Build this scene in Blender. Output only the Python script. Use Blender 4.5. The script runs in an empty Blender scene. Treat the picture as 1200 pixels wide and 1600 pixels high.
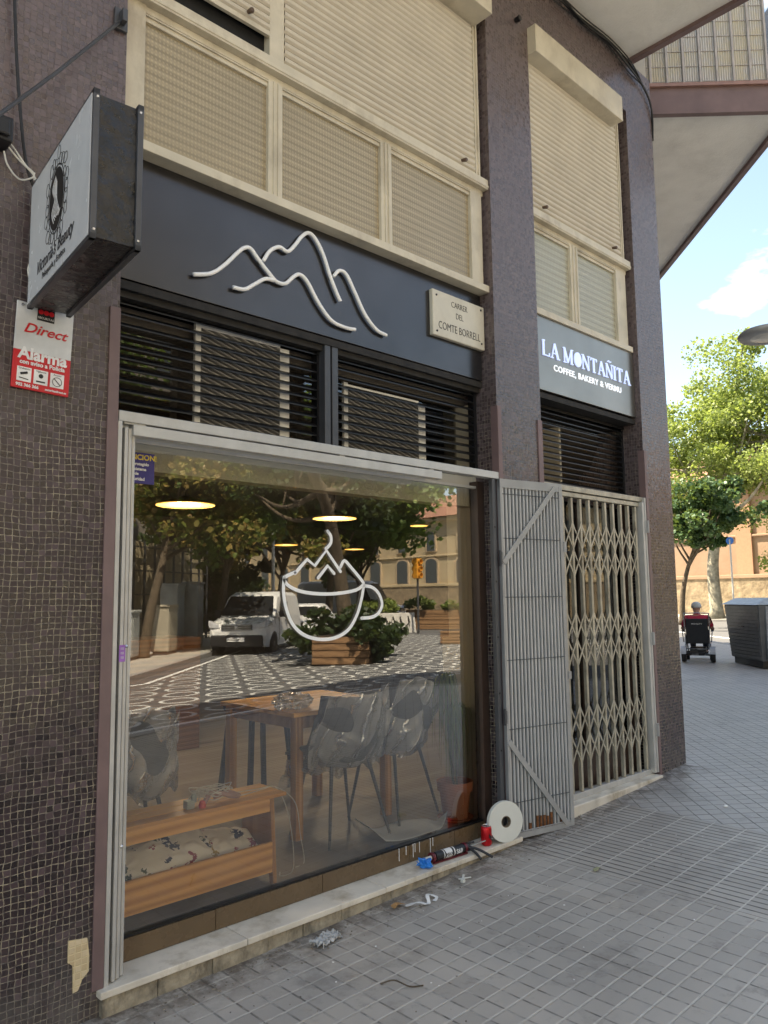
import bpy, bmesh, math, random
import numpy as np
from mathutils import Vector, Matrix, noise
R = math.radians
SC = bpy.context.scene
COL = SC.collection
# ------------------------------------------------------------------ camera
CAMP = Vector((0.0, -3.0766, 1.41))
def cam_axes():
    yaw, pitch, roll, F = 0.762046, 0.1102727, -0.0127021, 1201.88
    f = Vector((math.sin(yaw)*math.cos(pitch), math.cos(yaw)*math.cos(pitch), math.sin(pitch)))
    r = Vector((math.cos(yaw), -math.sin(yaw), 0)); u = r.cross(f)
    return math.cos(roll)*r+math.sin(roll)*u, -math.sin(roll)*r+math.cos(roll)*u, f, F
AR, AU, AF, FPX = cam_axes()
cd = bpy.data.cameras.new('camera'); cam = bpy.data.objects.new('camera', cd); COL.objects.link(cam)
cd.sensor_fit = 'VERTICAL'; cd.sensor_height = 24; cd.lens = 24*FPX/1600
cd.clip_start = .05; cd.clip_end = 2000
m = Matrix((AR, AU, -AF)).transposed().to_4x4(); m.translation = CAMP
cam.matrix_world = m; SC.camera = cam
SC.render.resolution_x = 768; SC.render.resolution_y = 1024
# ------------------------------------------------------------------ light
SUND = Vector((-.34, .60, 1)).normalized()
EL = math.asin(SUND.z); ROT = math.atan2(SUND.x, SUND.y)
W = bpy.data.worlds.new('World'); SC.world = W; W.use_nodes = True
nt = W.node_tree; nt.nodes.clear()
wo = nt.nodes.new('ShaderNodeOutputWorld'); bg = nt.nodes.new('ShaderNodeBackground')
sky = nt.nodes.new('ShaderNodeTexSky'); sky.sky_type = 'NISHITA'; sky.sun_disc = False
sky.sun_elevation = EL; sky.sun_rotation = ROT; sky.air_density = 1.0; sky.dust_density = .9; sky.ozone_density = .8
tc = nt.nodes.new('ShaderNodeTexCoord'); mp = nt.nodes.new('ShaderNodeMapping'); mp.inputs['Scale'].default_value = (1, 1, 2.6)
mp.inputs['Location'].default_value = (.35, .1, .2)
nz = nt.nodes.new('ShaderNodeTexNoise'); nz.inputs['Scale'].default_value = 5.5; nz.inputs['Detail'].default_value = 8; nz.inputs['Roughness'].default_value = .55
cr = nt.nodes.new('ShaderNodeValToRGB'); cr.color_ramp.elements[0].position = .53; cr.color_ramp.elements[1].position = .80
mx = nt.nodes.new('ShaderNodeMixRGB'); mx.inputs[2].default_value = (8.2, 8.4, 8.7, 1)
L = nt.links
L.new(tc.outputs['Generated'], mp.inputs[0]); L.new(mp.outputs[0], nz.inputs[0]); L.new(nz.outputs[0], cr.inputs[0])
L.new(cr.outputs[0], mx.inputs[0]); L.new(sky.outputs[0], mx.inputs[1]); L.new(mx.outputs[0], bg.inputs[0]); L.new(bg.outputs[0], wo.inputs[0])
bg.inputs[1].default_value = .116
sl = bpy.data.lights.new('sun', 'SUN'); sl.energy = 5.0; sl.angle = R(.5); sl.color = (1, .94, .85)
so = bpy.data.objects.new('sun', sl); COL.objects.link(so); so.rotation_euler = SUND.to_track_quat('Z', 'Y').to_euler(); so.location = (0, 0, 30)
SC.view_settings.view_transform = 'Standard'; SC.view_settings.look = 'None'; SC.view_settings.gamma = 1
SC.view_settings.exposure = 1.88
try:
    SC.view_settings.use_white_balance = True; SC.view_settings.white_balance_temperature = 7750; SC.view_settings.white_balance_tint = 8
except Exception: pass
try:
    SC.cycles.max_bounces = 10; SC.cycles.transparent_max_bounces = 16
except Exception: pass
# ------------------------------------------------------------------ node helpers
class NT:
    def __init__(s, name):
        s.m = bpy.data.materials.new(name); s.m.use_nodes = True; s.t = s.m.node_tree
        s.p = s.t.nodes['Principled BSDF']; s.o = s.t.nodes['Material Output']
    def n(s, t, **kw):
        x = s.t.nodes.new('ShaderNode'+t)
        for k, v in kw.items(): setattr(x, k, v)
        return x
    def l(s, a, b): s.t.links.new(a, b)
    def put(s, inp, v):
        if hasattr(v, 'is_output') or isinstance(v, bpy.types.NodeSocket): s.l(v, inp)
        elif isinstance(v, (tuple, list)) and len(v) == 3 and inp.type == 'RGBA': inp.default_value = (*v, 1)
        else: inp.default_value = v
    def math(s, op, a, b=None, c=None):
        x = s.n('Math', operation=op); s.put(x.inputs[0], a)
        if b is not None: s.put(x.inputs[1], b)
        if c is not None: s.put(x.inputs[2], c)
        return x.outputs[0]
    def mix(s, f, a, b, mode='MIX'):
        x = s.n('MixRGB', blend_type=mode); s.put(x.inputs[0], f); s.put(x.inputs[1], a); s.put(x.inputs[2], b); return x.outputs[0]
    def co(s, kind='UV', scale=(1, 1, 1), rot=(0, 0, 0), loc=(0, 0, 0)):
        t = s.n('TexCoord'); q = s.n('Mapping'); s.l(t.outputs[kind], q.inputs[0])
        q.inputs['Scale'].default_value = scale; q.inputs['Rotation'].default_value = rot; q.inputs['Location'].default_value = loc
        return q.outputs[0]
    def noise(s, co, scale, detail=4, rough=.55, out=0):
        x = s.n('TexNoise'); s.l(co, x.inputs[0]); x.inputs['Scale'].default_value = scale; x.inputs['Detail'].default_value = detail; x.inputs['Roughness'].default_value = rough
        return x.outputs[out]
    def ramp(s, v, pts):
        x = s.n('ValToRGB'); s.l(v, x.inputs[0]); e = x.color_ramp.elements
        while len(e) < len(pts): e.new(.5)
        for i, (p, c) in enumerate(pts):
            e[i].position = p; e[i].color = (*c, 1) if isinstance(c, tuple) else (c, c, c, 1)
        return x.outputs[0]
    def bump(s, h, strength=.3, dist=.01):
        x = s.n('Bump'); x.inputs['Strength'].default_value = strength; x.inputs['Distance'].default_value = dist; s.put(x.inputs['Height'], h)
        s.l(x.outputs[0], s.p.inputs['Normal']); return x.outputs[0]
    def base(s, c): s.put(s.p.inputs['Base Color'], c)
    def setp(s, **kw):
        for k, v in kw.items(): s.put(s.p.inputs[k.replace('_', ' ')], v)
def mat(name, c, rough=.6, metal=0., var=.18, scale=8., bump=0., bscale=60., dist=.003, spec=.5, dirt=0., dirtc=(.05, .04, .03), stretch=(1, 1, 1)):
    t = NT(name); co = t.co('Object', stretch)
    n1 = t.noise(co, scale, 6); a = tuple(x*(1-var) for x in c); b = tuple(min(1, x*(1+var)) for x in c)
    col = t.ramp(n1, [(.3, a), (.7, b)])
    if dirt > 0:
        n2 = t.noise(t.co('Object', (stretch[0], stretch[1], stretch[2]*.5), loc=(3, 1, 7)), scale*.7, 8, .7)
        col = t.mix(t.math('MULTIPLY', t.ramp(n2, [(.5, 0.), (.72, 1.)]), dirt), col, dirtc)
    t.base(col)
    r = t.math('MULTIPLY_ADD', t.noise(co, scale*2.3, 3), .25, max(.02, rough-.125)); t.setp(Roughness=r, Metallic=metal)
    t.p.inputs['Specular IOR Level'].default_value = spec
    if bump > 0: t.bump(t.noise(t.co('Object', loc=(5, 5, 5)), bscale, 5), bump, dist)
    return t.m
def emis(name, c, strength, base=None):
    t = NT(name); t.base(base or c); t.p.inputs['Emission Color'].default_value = (*c, 1); t.p.inputs['Emission Strength'].default_value = strength; return t.m
# ------------------------------------------------------------------ mesh builder
def box_uv(me):
    if not me.polygons: return
    uv = me.uv_layers.new(name='UVMap')
    nl = len(me.loops); vi = np.empty(nl, np.int32); me.loops.foreach_get('vertex_index', vi)
    co = np.empty(len(me.vertices)*3); me.vertices.foreach_get('co', co); co = co.reshape(-1, 3)[vi]
    nrm = np.empty(len(me.polygons)*3); me.polygons.foreach_get('normal', nrm); nrm = np.abs(nrm.reshape(-1, 3))
    lt = np.empty(len(me.polygons), np.int32); me.polygons.foreach_get('loop_total', lt)
    ax = np.repeat(nrm.argmax(1), lt); o = np.empty((nl, 2))
    o[:, 0] = np.where(ax == 0, co[:, 1], co[:, 0]); o[:, 1] = np.where(ax == 2, co[:, 1], co[:, 2])
    uv.data.foreach_set('uv', o.ravel())
class MB:
    def __init__(s): s.v = []; s.f = []
    def add(s, vs, fs):
        b = len(s.v); s.v += [tuple(v) for v in vs]; s.f += [tuple(i+b for i in f) for f in fs]; return s
    def box(s, x0, x1, y0, y1, z0, z1, M=None):
        vs = [Vector((x, y, z)) for x in (x0, x1) for y in (y0, y1) for z in (z0, z1)]
        if M is not None: vs = [M @ v for v in vs]
        return s.add(vs, [(0, 1, 3, 2), (4, 6, 7, 5), (0, 4, 5, 1), (2, 3, 7, 6), (0, 2, 6, 4), (1, 5, 7, 3)])
    def bar(s, a, b, w, h, up=(0, 0, 1)):
        a = Vector(a); b = Vector(b); d = (b-a); ln = d.length; d.normalize(); up = Vector(up)
        if abs(d.dot(up)) > .98: up = Vector((1, 0, 0))
        sx = d.cross(up).normalized(); sz = sx.cross(d)
        M = Matrix((sx, d, sz)).transposed().to_4x4(); M.translation = a
        return s.box(-w/2, w/2, 0, ln, -h/2, h/2, M)
    def tube(s, pts, r, n=8, cap=True):
        pts = [Vector(p) for p in pts]; rs = r if isinstance(r, (list, tuple)) else [r]*len(pts)
        t0 = (pts[1]-pts[0]).normalized(); up = Vector((0, 0, 1)) if abs(t0.z) < .9 else Vector((1, 0, 0))
        nx = t0.cross(up).normalized(); vs = []; fs = []
        for i, p in enumerate(pts):
            t = (pts[min(i+1, len(pts)-1)]-pts[max(i-1, 0)])
            if t.length < 1e-9: t = t0
            t.normalize(); nx = (nx-t*nx.dot(t))
            if nx.length < 1e-6: nx = t.orthogonal()
            nx.normalize(); ny = t.cross(nx)
            for k in range(n):
                a = 2*math.pi*k/n; vs.append(p+(nx*math.cos(a)+ny*math.sin(a))*rs[i])
        for i in range(len(pts)-1):
            for k in range(n):
                fs.append((i*n+k, i*n+(k+1) % n, (i+1)*n+(k+1) % n, (i+1)*n+k))
        if cap: fs.append(tuple(range(n))[::-1]); fs.append(tuple((len(pts)-1)*n+k for k in range(n)))
        return s.add(vs, fs)
    def lathe(s, prof, n=24, M=None, close=False):
        vs = []; fs = []
        for r, z in prof:
            for k in range(n):
                a = 2*math.pi*k/n; v = Vector((r*math.cos(a), r*math.sin(a), z)); vs.append(M @ v if M is not None else v)
        m_ = len(prof)
        for i in range(m_-1 if not close else m_):
            j = (i+1) % m_
            for k in range(n): fs.append((i*n+k, i*n+(k+1) % n, j*n+(k+1) % n, j*n+k))
        if not close:
            fs.append(tuple(range(n))[::-1]); fs.append(tuple((m_-1)*n+k for k in range(n)))
        return s.add(vs, fs)
    def prism(s, poly, d0, d1, axis='y', M=None):
        # poly in the plane across the axis, extruded d0..d1
        def mk(a, b, d): return {'y': Vector((a, d, b)), 'x': Vector((d, a, b)), 'z': Vector((a, b, d))}[axis]
        n = len(poly); vs = [mk(a, b, d0) for a, b in poly]+[mk(a, b, d1) for a, b in poly]
        if M is not None: vs = [M @ v for v in vs]
        fs = [tuple(range(n)), tuple(range(2*n-1, n-1, -1))]+[(i, i+n, (i+1) % n+n, (i+1) % n) for i in range(n)]
        return s.add(vs, fs)
    def grid(s, fn, nu, nv):
        vs = [fn(i/nu, j/nv) for i in range(nu+1) for j in range(nv+1)]
        fs = [(i*(nv+1)+j, (i+1)*(nv+1)+j, (i+1)*(nv+1)+j+1, i*(nv+1)+j+1) for i in range(nu) for j in range(nv)]
        return s.add(vs, fs)
    def build(s, name, material, parent=None, smooth=False, bevel=0., thick=0., sub=0, loc=None, label=None, recalc=True):
        me = bpy.data.meshes.new(name); me.from_pydata(s.v, [], s.f); me.update()
        if recalc:
            b = bmesh.new(); b.from_mesh(me); bmesh.ops.recalc_face_normals(b, faces=b.faces); b.to_mesh(me); b.free()
        box_uv(me)
        if smooth: me.polygons.foreach_set('use_smooth', [True]*len(me.polygons))
        me.materials.append(material)
        o = bpy.data.objects.new(name, me); COL.objects.link(o)
        if parent is not None: o.parent = parent
        if loc: o.location = loc
        if thick: q = o.modifiers.new('thick', 'SOLIDIFY'); q.thickness = thick; q.offset = 0
        if bevel: q = o.modifiers.new('bevel', 'BEVEL'); q.width = bevel; q.segments = 2; q.limit_method = 'ANGLE'
        if sub: q = o.modifiers.new('sub', 'SUBSURF'); q.levels = sub; q.render_levels = sub
        if label: o['label'] = label
        return o
def tag(o, label, cat, group=None):
    o['label'] = label; o['category'] = cat
    if group: o['group'] = group
    return o
def thing(name, label, cat, loc=(0, 0, 0), rz=0, group=None, rot=None):
    o = bpy.data.objects.new(name, None); o.empty_display_size = .1; COL.objects.link(o); o.location = loc
    o.rotation_euler = rot or (0, 0, rz); return tag(o, label, cat, group)
def struct(o): o['kind'] = 'structure'; return o
def copy_tree(o, loc, rz, label, scale=None):
    r = o.copy(); COL.objects.link(r); r.location = loc; r.rotation_euler = (0, 0, rz); r['label'] = label
    if scale: r.scale = scale
    for ch in list(o.children):
        c = ch.copy(); COL.objects.link(c); c.parent = r
        for g_ in list(ch.children):
            d = g_.copy(); COL.objects.link(d); d.parent = c
    return r
def text(s, size, loc, material, parent=None, name='lettering', face='front', extrude=.002, xs=1., shear=0., align='CENTER', spacing=1., bold=0.):
    cu = bpy.data.curves.new(name, 'FONT'); cu.body = s; cu.size = size; cu.extrude = extrude; cu.shear = shear
    cu.align_x = align; cu.align_y = 'CENTER'; cu.space_character = spacing; cu.offset = bold; cu.resolution_u = 3
    to = bpy.data.objects.new('t', cu); COL.objects.link(to)
    dg = bpy.context.evaluated_depsgraph_get(); me = bpy.data.meshes.new_from_object(to.evaluated_get(dg))
    bpy.data.objects.remove(to)
    me.materials.clear(); me.materials.append(material); me.name = name
    o = bpy.data.objects.new(name, me); COL.objects.link(o); o.location = loc
    o.rotation_euler = {'front': (R(90), 0, 0), 'left': (R(90), 0, R(-90)), 'back': (R(90), 0, R(180))}.get(face, face) if isinstance(face, str) else face
    o.scale = (xs, 1, 1)
    if parent is not None: o.parent = parent
    return o
def at(px, py, Y):      # where the sight line through a photo point meets the facade plane y = Y
    d = AF+AR*((px-600)/FPX)-AU*((py-800)/FPX); t = (Y-CAMP.y)/d.y; return CAMP+d*t
def smooth_path(pts, k=6):
    pts = [Vector(p) for p in pts]; P = [pts[0]*2-pts[1]]+pts+[pts[-1]*2-pts[-2]]; out = []
    for i in range(1, len(P)-2):
        for j in range(k):
            t = j/k; a, b, c, d = P[i-1:i+3]
            out.append(.5*((2*b)+(c-a)*t+(2*a-5*b+4*c-d)*t*t+(3*b-a-3*c+d)*t**3))
    return out+[pts[-1]]
KX = [-30, 1.4, 2.6, 4.0, 4.6, 5.9, 6.41, 15, 60]; KZ = [-.38, -.19, -.172, -.126, -.085, -.03, 0, .24, .30]
def G(x, y): return float(np.interp(x, KX, KZ))-.022*min(max(-5-y, 0), 15)
# ------------------------------------------------------------------ materials
def tile_cell(t, co, sx, sy, gap):
    sp = t.n('SeparateXYZ'); t.l(co, sp.inputs[0]); u = t.math('DIVIDE', sp.outputs[0], sx); v = t.math('DIVIDE', sp.outputs[1], sy)
    fu = t.math('FRACT', u); fv = t.math('FRACT', v)
    du = t.math('MINIMUM', fu, t.math('SUBTRACT', 1, fu)); dv = t.math('MINIMUM', fv, t.math('SUBTRACT', 1, fv))
    du = t.math('MULTIPLY', du, sx); dv = t.math('MULTIPLY', dv, sy); d = t.math('MINIMUM', du, dv)
    cx = t.n('CombineXYZ'); t.l(t.math('FLOOR', u), cx.inputs[0]); t.l(t.math('FLOOR', v), cx.inputs[1])
    wn = t.n('TexWhiteNoise'); wn.noise_dimensions = '3D'; t.l(cx.outputs[0], wn.inputs[0])
    mr = t.n('MapRange'); mr.interpolation_type = 'SMOOTHSTEP'; t.l(d, mr.inputs[0]); mr.inputs[1].default_value = gap*.45; mr.inputs[2].default_value = gap
    return mr.outputs[0], wn.outputs[0], wn.outputs[1], sp
def mosaic_mat():
    t = NT('mosaic'); co = t.co('UV')
    nd = t.noise(co, 26, 2, .5, 1); sub = t.n('VectorMath', operation='SUBTRACT'); t.l(nd, sub.inputs[0]); sub.inputs[1].default_value = (.5, .5, .5)
    sc = t.n('VectorMath', operation='SCALE'); t.l(sub.outputs[0], sc.inputs[0]); sc.inputs['Scale'].default_value = .009
    ad = t.n('VectorMath', operation='ADD'); t.l(co, ad.inputs[0]); t.l(sc.outputs[0], ad.inputs[1])
    n3 = t.noise(co, 2.2, 4, .6, 1); s3 = t.n('VectorMath', operation='SCALE'); t.l(n3, s3.inputs[0]); s3.inputs['Scale'].default_value = .05
    a3 = t.n('VectorMath', operation='ADD'); t.l(ad.outputs[0], a3.inputs[0]); t.l(s3.outputs[0], a3.inputs[1]); ad = a3
    tile, rnd, rc, sp = tile_cell(t, ad.outputs[0], .0245, .0245, .0020)
    ob = t.n('TexCoord'); so_ = t.n('SeparateXYZ'); t.l(ob.outputs['Object'], so_.inputs[0])
    big = t.noise(t.co('Object'), 1.1, 6, .65)
    colt = t.ramp(rnd, [(0., (.008, .003, .005)), (.5, (.017, .007, .011)), (.85, (.032, .016, .021)), (1., (.08, .05, .057))])
    colt = t.mix(t.math('MULTIPLY', t.ramp(big, [(.45, 0.), (.75, 1.)]), .4), colt, (.075, .055, .05))
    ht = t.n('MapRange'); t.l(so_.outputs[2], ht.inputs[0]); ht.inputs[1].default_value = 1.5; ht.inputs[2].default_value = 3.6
    colt = t.mix(t.math('MULTIPLY', ht.outputs[0], t.math('MULTIPLY_ADD', rnd, .25, .42)), colt, (.20, .15, .145))  # upper tiles painted paler with height, sky sheen put into the colour
    # grout: cream low on the wall, dull grey higher up
    hz = t.n('MapRange'); t.l(so_.outputs[2], hz.inputs[0]); hz.inputs[1].default_value = 1.6; hz.inputs[2].default_value = 3.4
    gr = t.mix(hz.outputs[0], (.42, .36, .24), (.20, .165, .16)); gn = t.noise(t.co('Object', loc=(9, 2, 4)), 2.3, 6, .7)
    gr = t.mix(t.ramp(gn, [(.36, .8), (.62, 0.)]), gr, (.13, .11, .10))
    gv = t.noise(t.co('Object'), 45, 2); gr = t.mix(t.ramp(gv, [(.4, .8), (.6, 0.)]), gr, (.07, .05, .05))
    col = t.mix(tile, gr, colt); dn = t.noise(t.co('Object', (1, 1, .4), loc=(1, 8, 2)), 5, 8, .7)
    low = t.n('MapRange'); t.l(so_.outputs[2], low.inputs[0]); low.inputs[1].default_value = .25; low.inputs[2].default_value = -.15
    du = t.math('MULTIPLY', low.outputs[0], t.ramp(dn, [(.35, 0.), (.65, .8)])); col = t.mix(du, col, (.16, .145, .13))
    t.base(col)
    rr = t.math('MULTIPLY_ADD', t.math('SUBTRACT', 1, tile), .5, t.math('MULTIPLY_ADD', rnd, .16, .14)); t.setp(Roughness=t.math('ADD', rr, t.math('MULTIPLY', dn, .15))); t.p.inputs['Specular IOR Level'].default_value = .6
    # tiles each tipped a little
    b1 = t.n('Bump'); b1.inputs['Strength'].default_value = .55; b1.inputs['Distance'].default_value = .0018; t.l(tile, b1.inputs['Height'])
    tilt = t.n('VectorMath', operation='SUBTRACT'); t.l(rc, tilt.inputs[0]); tilt.inputs[1].default_value = (.5, .5, .5)
    ts = t.n('VectorMath', operation='SCALE'); t.l(tilt.outputs[0], ts.inputs[0]); ts.inputs['Scale'].default_value = .09
    ta = t.n('VectorMath', operation='ADD'); t.l(b1.outputs[0], ta.inputs[0]); t.l(ts.outputs[0], ta.inputs[1])
    tn = t.n('VectorMath', operation='NORMALIZE'); t.l(ta.outputs[0], tn.inputs[0]); t.l(tn.outputs[0], t.p.inputs['Normal'])
    return t.m
def paving_mat(kind):
    t = NT('paving_'+kind)
    rot = (0, 0, R(45)) if kind == 'diagonal' else (0, 0, 0); co = t.co('Object', rot=rot)
    if kind == 'ribbed':
        tile, rnd, _, sp = tile_cell(t, co, .0525, 50., .0075); jn, _, _, _ = tile_cell(t, co, 50., .2, .006)
    else:
        tile, rnd, _, sp = tile_cell(t, co, .1, .1, .0062); jn, _, _, _ = tile_cell(t, co, 50., .1, .0075); jd, _, _, _ = tile_cell(t, co, .1, 50., .006)
    t2, r2, _, _ = tile_cell(t, co, .2, .2, .0055)
    f = t.noise(t.co('Object'), 150, 3, .7); b = t.noise(t.co('Object'), 1.3, 6, .6); b2 = t.noise(t.co('Object', loc=(4, 4, 4)), 9, 6, .7)
    c = t.ramp(r2, [(0., (.38, .345, .30)), (1., (.48, .44, .385))])
    c = t.mix(t.ramp(b, [(.35, 0.), (.7, .4)]), c, (.25, .228, .20)); c = t.mix(t.ramp(f, [(.35, 0.), (.75, .35)]), c, (.38, .37, .355))
    c = t.mix(t.ramp(b2, [(.58, 0.), (.75, .5)]), c, (.15, .135, .125))
    gcol = t.mix(t.ramp(t.noise(t.co('Object', loc=(7, 1, 1)), 14, 4), [(.3, 0.), (.5, 1.)]), (.08, .073, .065), (.50, .475, .43))
    if kind == 'diagonal': c = t.mix(.35, c, (.42, .42, .42))
    if kind == 'ribbed': gcol = t.mix(.8, gcol, (.022, .02, .019))
    if kind == 'diagonal': gcol = t.mix(.5, gcol, (.05, .05, .05))
    lite = t.mix(t.noise(t.co('Object', loc=(2, 2, 1)), 30, 3), (.44, .415, .365), (.64, .605, .54))
    brk = t.ramp(t.noise(t.co('Object', (1, 3, 1), loc=(5, 3, 1)), 6, 5, .7), [(.36, .25), (.55, 1.)])
    if kind == 'square': c = t.mix(t.math('MULTIPLY_ADD', jd, .85, .15), t.mix(t.ramp(t.noise(t.co('Object', (3, 1, 1)), 9, 4), [(.35, .9), (.65, .1)]), gcol, (.07, .064, .058)), c); c = t.mix(t.math('MULTIPLY', t.math('SUBTRACT', 1, jn), brk), c, lite)
    elif kind == 'ribbed': c = t.mix(tile, gcol, c); c = t.mix(jn, lite, c)
    else: c = t.mix(tile, gcol, c)
    seam = t.mix(t2, t.mix(.75, (.05, .045, .04), gcol), c) if kind == 'diagonal' else c
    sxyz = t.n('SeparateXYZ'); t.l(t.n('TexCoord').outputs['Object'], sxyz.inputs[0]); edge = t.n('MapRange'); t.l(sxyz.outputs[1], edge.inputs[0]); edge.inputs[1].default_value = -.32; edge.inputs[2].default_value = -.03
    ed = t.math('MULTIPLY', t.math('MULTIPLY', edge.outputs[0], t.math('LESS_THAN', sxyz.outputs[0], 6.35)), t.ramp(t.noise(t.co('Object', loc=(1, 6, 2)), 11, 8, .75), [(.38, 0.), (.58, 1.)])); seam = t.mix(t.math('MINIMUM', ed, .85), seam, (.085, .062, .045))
    st_ = t.ramp(t.noise(t.co('Object', loc=(8, 8, 8)), 2.1, 9, .75), [(.56, 0.), (.66, .35)]); seam = t.mix(st_, seam, (.10, .088, .075))
    sp2 = t.n('TexVoronoi'); t.l(t.co('Object'), sp2.inputs[0]); sp2.inputs['Scale'].default_value = 9
    seam = t.mix(t.ramp(sp2.outputs['Distance'], [(.02, 1.), (.05, 0.)]), seam, (.045, .042, .04))
    t.base(seam); t.setp(Roughness=t.math('MULTIPLY_ADD', b2, .3, .34))
    h = t.math('MULTIPLY_ADD', f, .12, tile); t.bump(h, .7, .004); return t.m
M = {}
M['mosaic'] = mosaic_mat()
for k_ in ('square', 'ribbed', 'diagonal'): M[k_] = paving_mat(k_)
M['cream_paint'] = mat('cream_paint', (.60, .54, .42), .5, var=.12, scale=5, dirt=.55, dirtc=(.24, .18, .11), bump=.15)
M['cream_shutter'] = mat('cream_shutter', (.60, .54, .44), .5, var=.06, scale=4, dirt=.15, dirtc=(.33, .27, .18), stretch=(1, 1, 1))
M['maroon'] = mat('maroon_metal', (.17, .11, .105), .5, var=.14, scale=5, dirt=.3, dirtc=(.08, .06, .06), bump=.1)
M['stucco'] = mat('stucco', (.84, .82, .76), .9, var=.07, scale=2.5, bump=.7, bscale=70, dist=.006, dirt=.25, dirtc=(.36, .33, .27))
M['alu'] = mat('worn_aluminium', (.50, .49, .46), .45, .35, var=.1, scale=7, dirt=.35, dirtc=(.3, .27, .22), bump=.05)
M['alu_grey'] = mat('grey_painted_steel', (.36, .36, .355), .42, .25, var=.1, scale=6, dirt=.3, dirtc=(.15, .12, .1), bump=.06)
M['steel_dark'] = mat('dark_steel', (.07, .073, .08), .4, .3, var=.15, scale=8, dirt=.2)
M['black_metal'] = mat('black_metal', (.008, .008, .009), .34, .1, var=.2, scale=9, dirt=.15, dirtc=(.03, .028, .025), bump=.05)
M['black'] = mat('black_void', (.006, .006, .006), .8)
M['white'] = mat('white_lacquer', (.88, .88, .86), .3, var=.02)
M['cream_lattice'] = mat('cream_lattice', (.40, .37, .29), .42, .3, var=.22, scale=11, dirt=.8, dirtc=(.12, .09, .055), bump=.1)
M['marble'] = mat('marble', (.66, .60, .50), .35, var=.14, scale=6, dirt=1., dirtc=(.30, .23, .14), bump=.12, bscale=30)
M['rough_stone'] = mat('rough_stone', (.33, .28, .20), .9, var=.35, scale=14, dirt=.9, dirtc=(.055, .045, .035), bump=.9, bscale=35, dist=.012)
M['brown_tile'] = mat('brown_tile', (.13, .085, .045), .28, var=.1, scale=5, dirt=.12, dirtc=(.2, .15, .1))
M['brown_frame'] = mat('brown_frame', (.05, .03, .022), .4)
M['rust'] = mat('rust', (.16, .06, .02), .9, var=.4, scale=40, bump=.3)
M['cable'] = mat('black_cable', (.012, .012, .013), .55)
M['white_cable'] = mat('white_cable', (.6, .58, .52), .5)
M['beige_wall'] = mat('beige_wall', (.46, .42, .33), .8, var=.06, scale=2)
M['dark_wall'] = mat('interior_wall', (.10, .085, .07), .85, var=.1, scale=2)
def wood(name, a, b, s=1., rough=.4, axis=0):
    t = NT(name); sc = [14*s, 14*s, 14*s]; sc[axis] = 1.1*s
    co = t.co('Object', tuple(sc)); n = t.noise(co, 1.6, 8, .6); wv = t.n('TexWave'); t.l(t.co('Object', tuple(x*.22 for x in sc)), wv.inputs[0])
    wv.bands_direction = 'Z' if axis != 2 else 'X'; wv.inputs['Scale'].default_value = 2.2; wv.inputs['Distortion'].default_value = 7; wv.inputs['Detail'].default_value = 3
    c = t.ramp(t.mix(.45, n, wv.outputs[0]), [(.25, a), (.7, b)])
    kn = t.n('TexVoronoi'); t.l(t.co('Object', tuple(x*.28 for x in sc), loc=(2.3, .4, 1.1)), kn.inputs[0]); kn.inputs['Scale'].default_value = 1.1
    c = t.mix(t.ramp(kn.outputs['Distance'], [(.05, 1.), (.14, 0.)]), c, tuple(x*.35 for x in a)); t.base(c); t.setp(Roughness=rough); t.bump(n, .12, .002); return t.m
M['pine'] = wood('pine', (.60, .27, .055), (.90, .50, .15)); M['pine_end'] = wood('pine_end', (.40, .18, .045), (.62, .34, .12), axis=2)
M['oak'] = wood('oak', (.33, .16, .06), (.50, .28, .12), axis=2); M['planter_wood'] = wood('planter_wood', (.16, .085, .04), (.30, .17, .085), .3, .7)
def glass_mat(name, tint=(1, 1, 1), k=2.0, add=.02, rough=0.):
    t = NT(name); t.t.nodes.remove(t.p)
    fr = t.n('Fresnel'); fr.inputs['IOR'].default_value = 1.5; fac = t.math('MINIMUM', t.math('MULTIPLY_ADD', fr.outputs[0], k, add), .95)
    tr = t.n('BsdfTransparent'); tr.inputs[0].default_value = (*tint, 1); gl = t.n('BsdfGlossy'); gl.inputs['Roughness'].default_value = rough
    ms = t.n('MixShader'); t.l(fac, ms.inputs[0]); t.l(tr.outputs[0], ms.inputs[1]); t.l(gl.outputs[0], ms.inputs[2]); t.l(ms.outputs[0], t.o.inputs[0]); return t.m
M['shop_glass'] = glass_mat('shop_glass', (.97, .98, .96), 3.6, .06)
M['dark_glass'] = glass_mat('dark_glass', (.5, .5, .5), 1.6, .03)
def board_mat(name, c, rough):
    t = NT(name); n = t.noise(t.co('Object'), 3, 4); t.base(t.ramp(n, [(.3, tuple(x*.9 for x in c)), (.7, tuple(x*1.1 for x in c))]))
    t.setp(Roughness=t.math('MULTIPLY_ADD', t.noise(t.co('Object', (1, 1, 6)), 6, 5), .08, rough), Metallic=.85); t.bump(t.noise(t.co('Object'), 2.2, 2), .03, .01); return t.m
M['board_dark'] = board_mat('satin_black_board', (.085, .08, .08), .20)
M['board_grey'] = board_mat('brushed_grey_board', (.27, .25, .22), .28)
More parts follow.
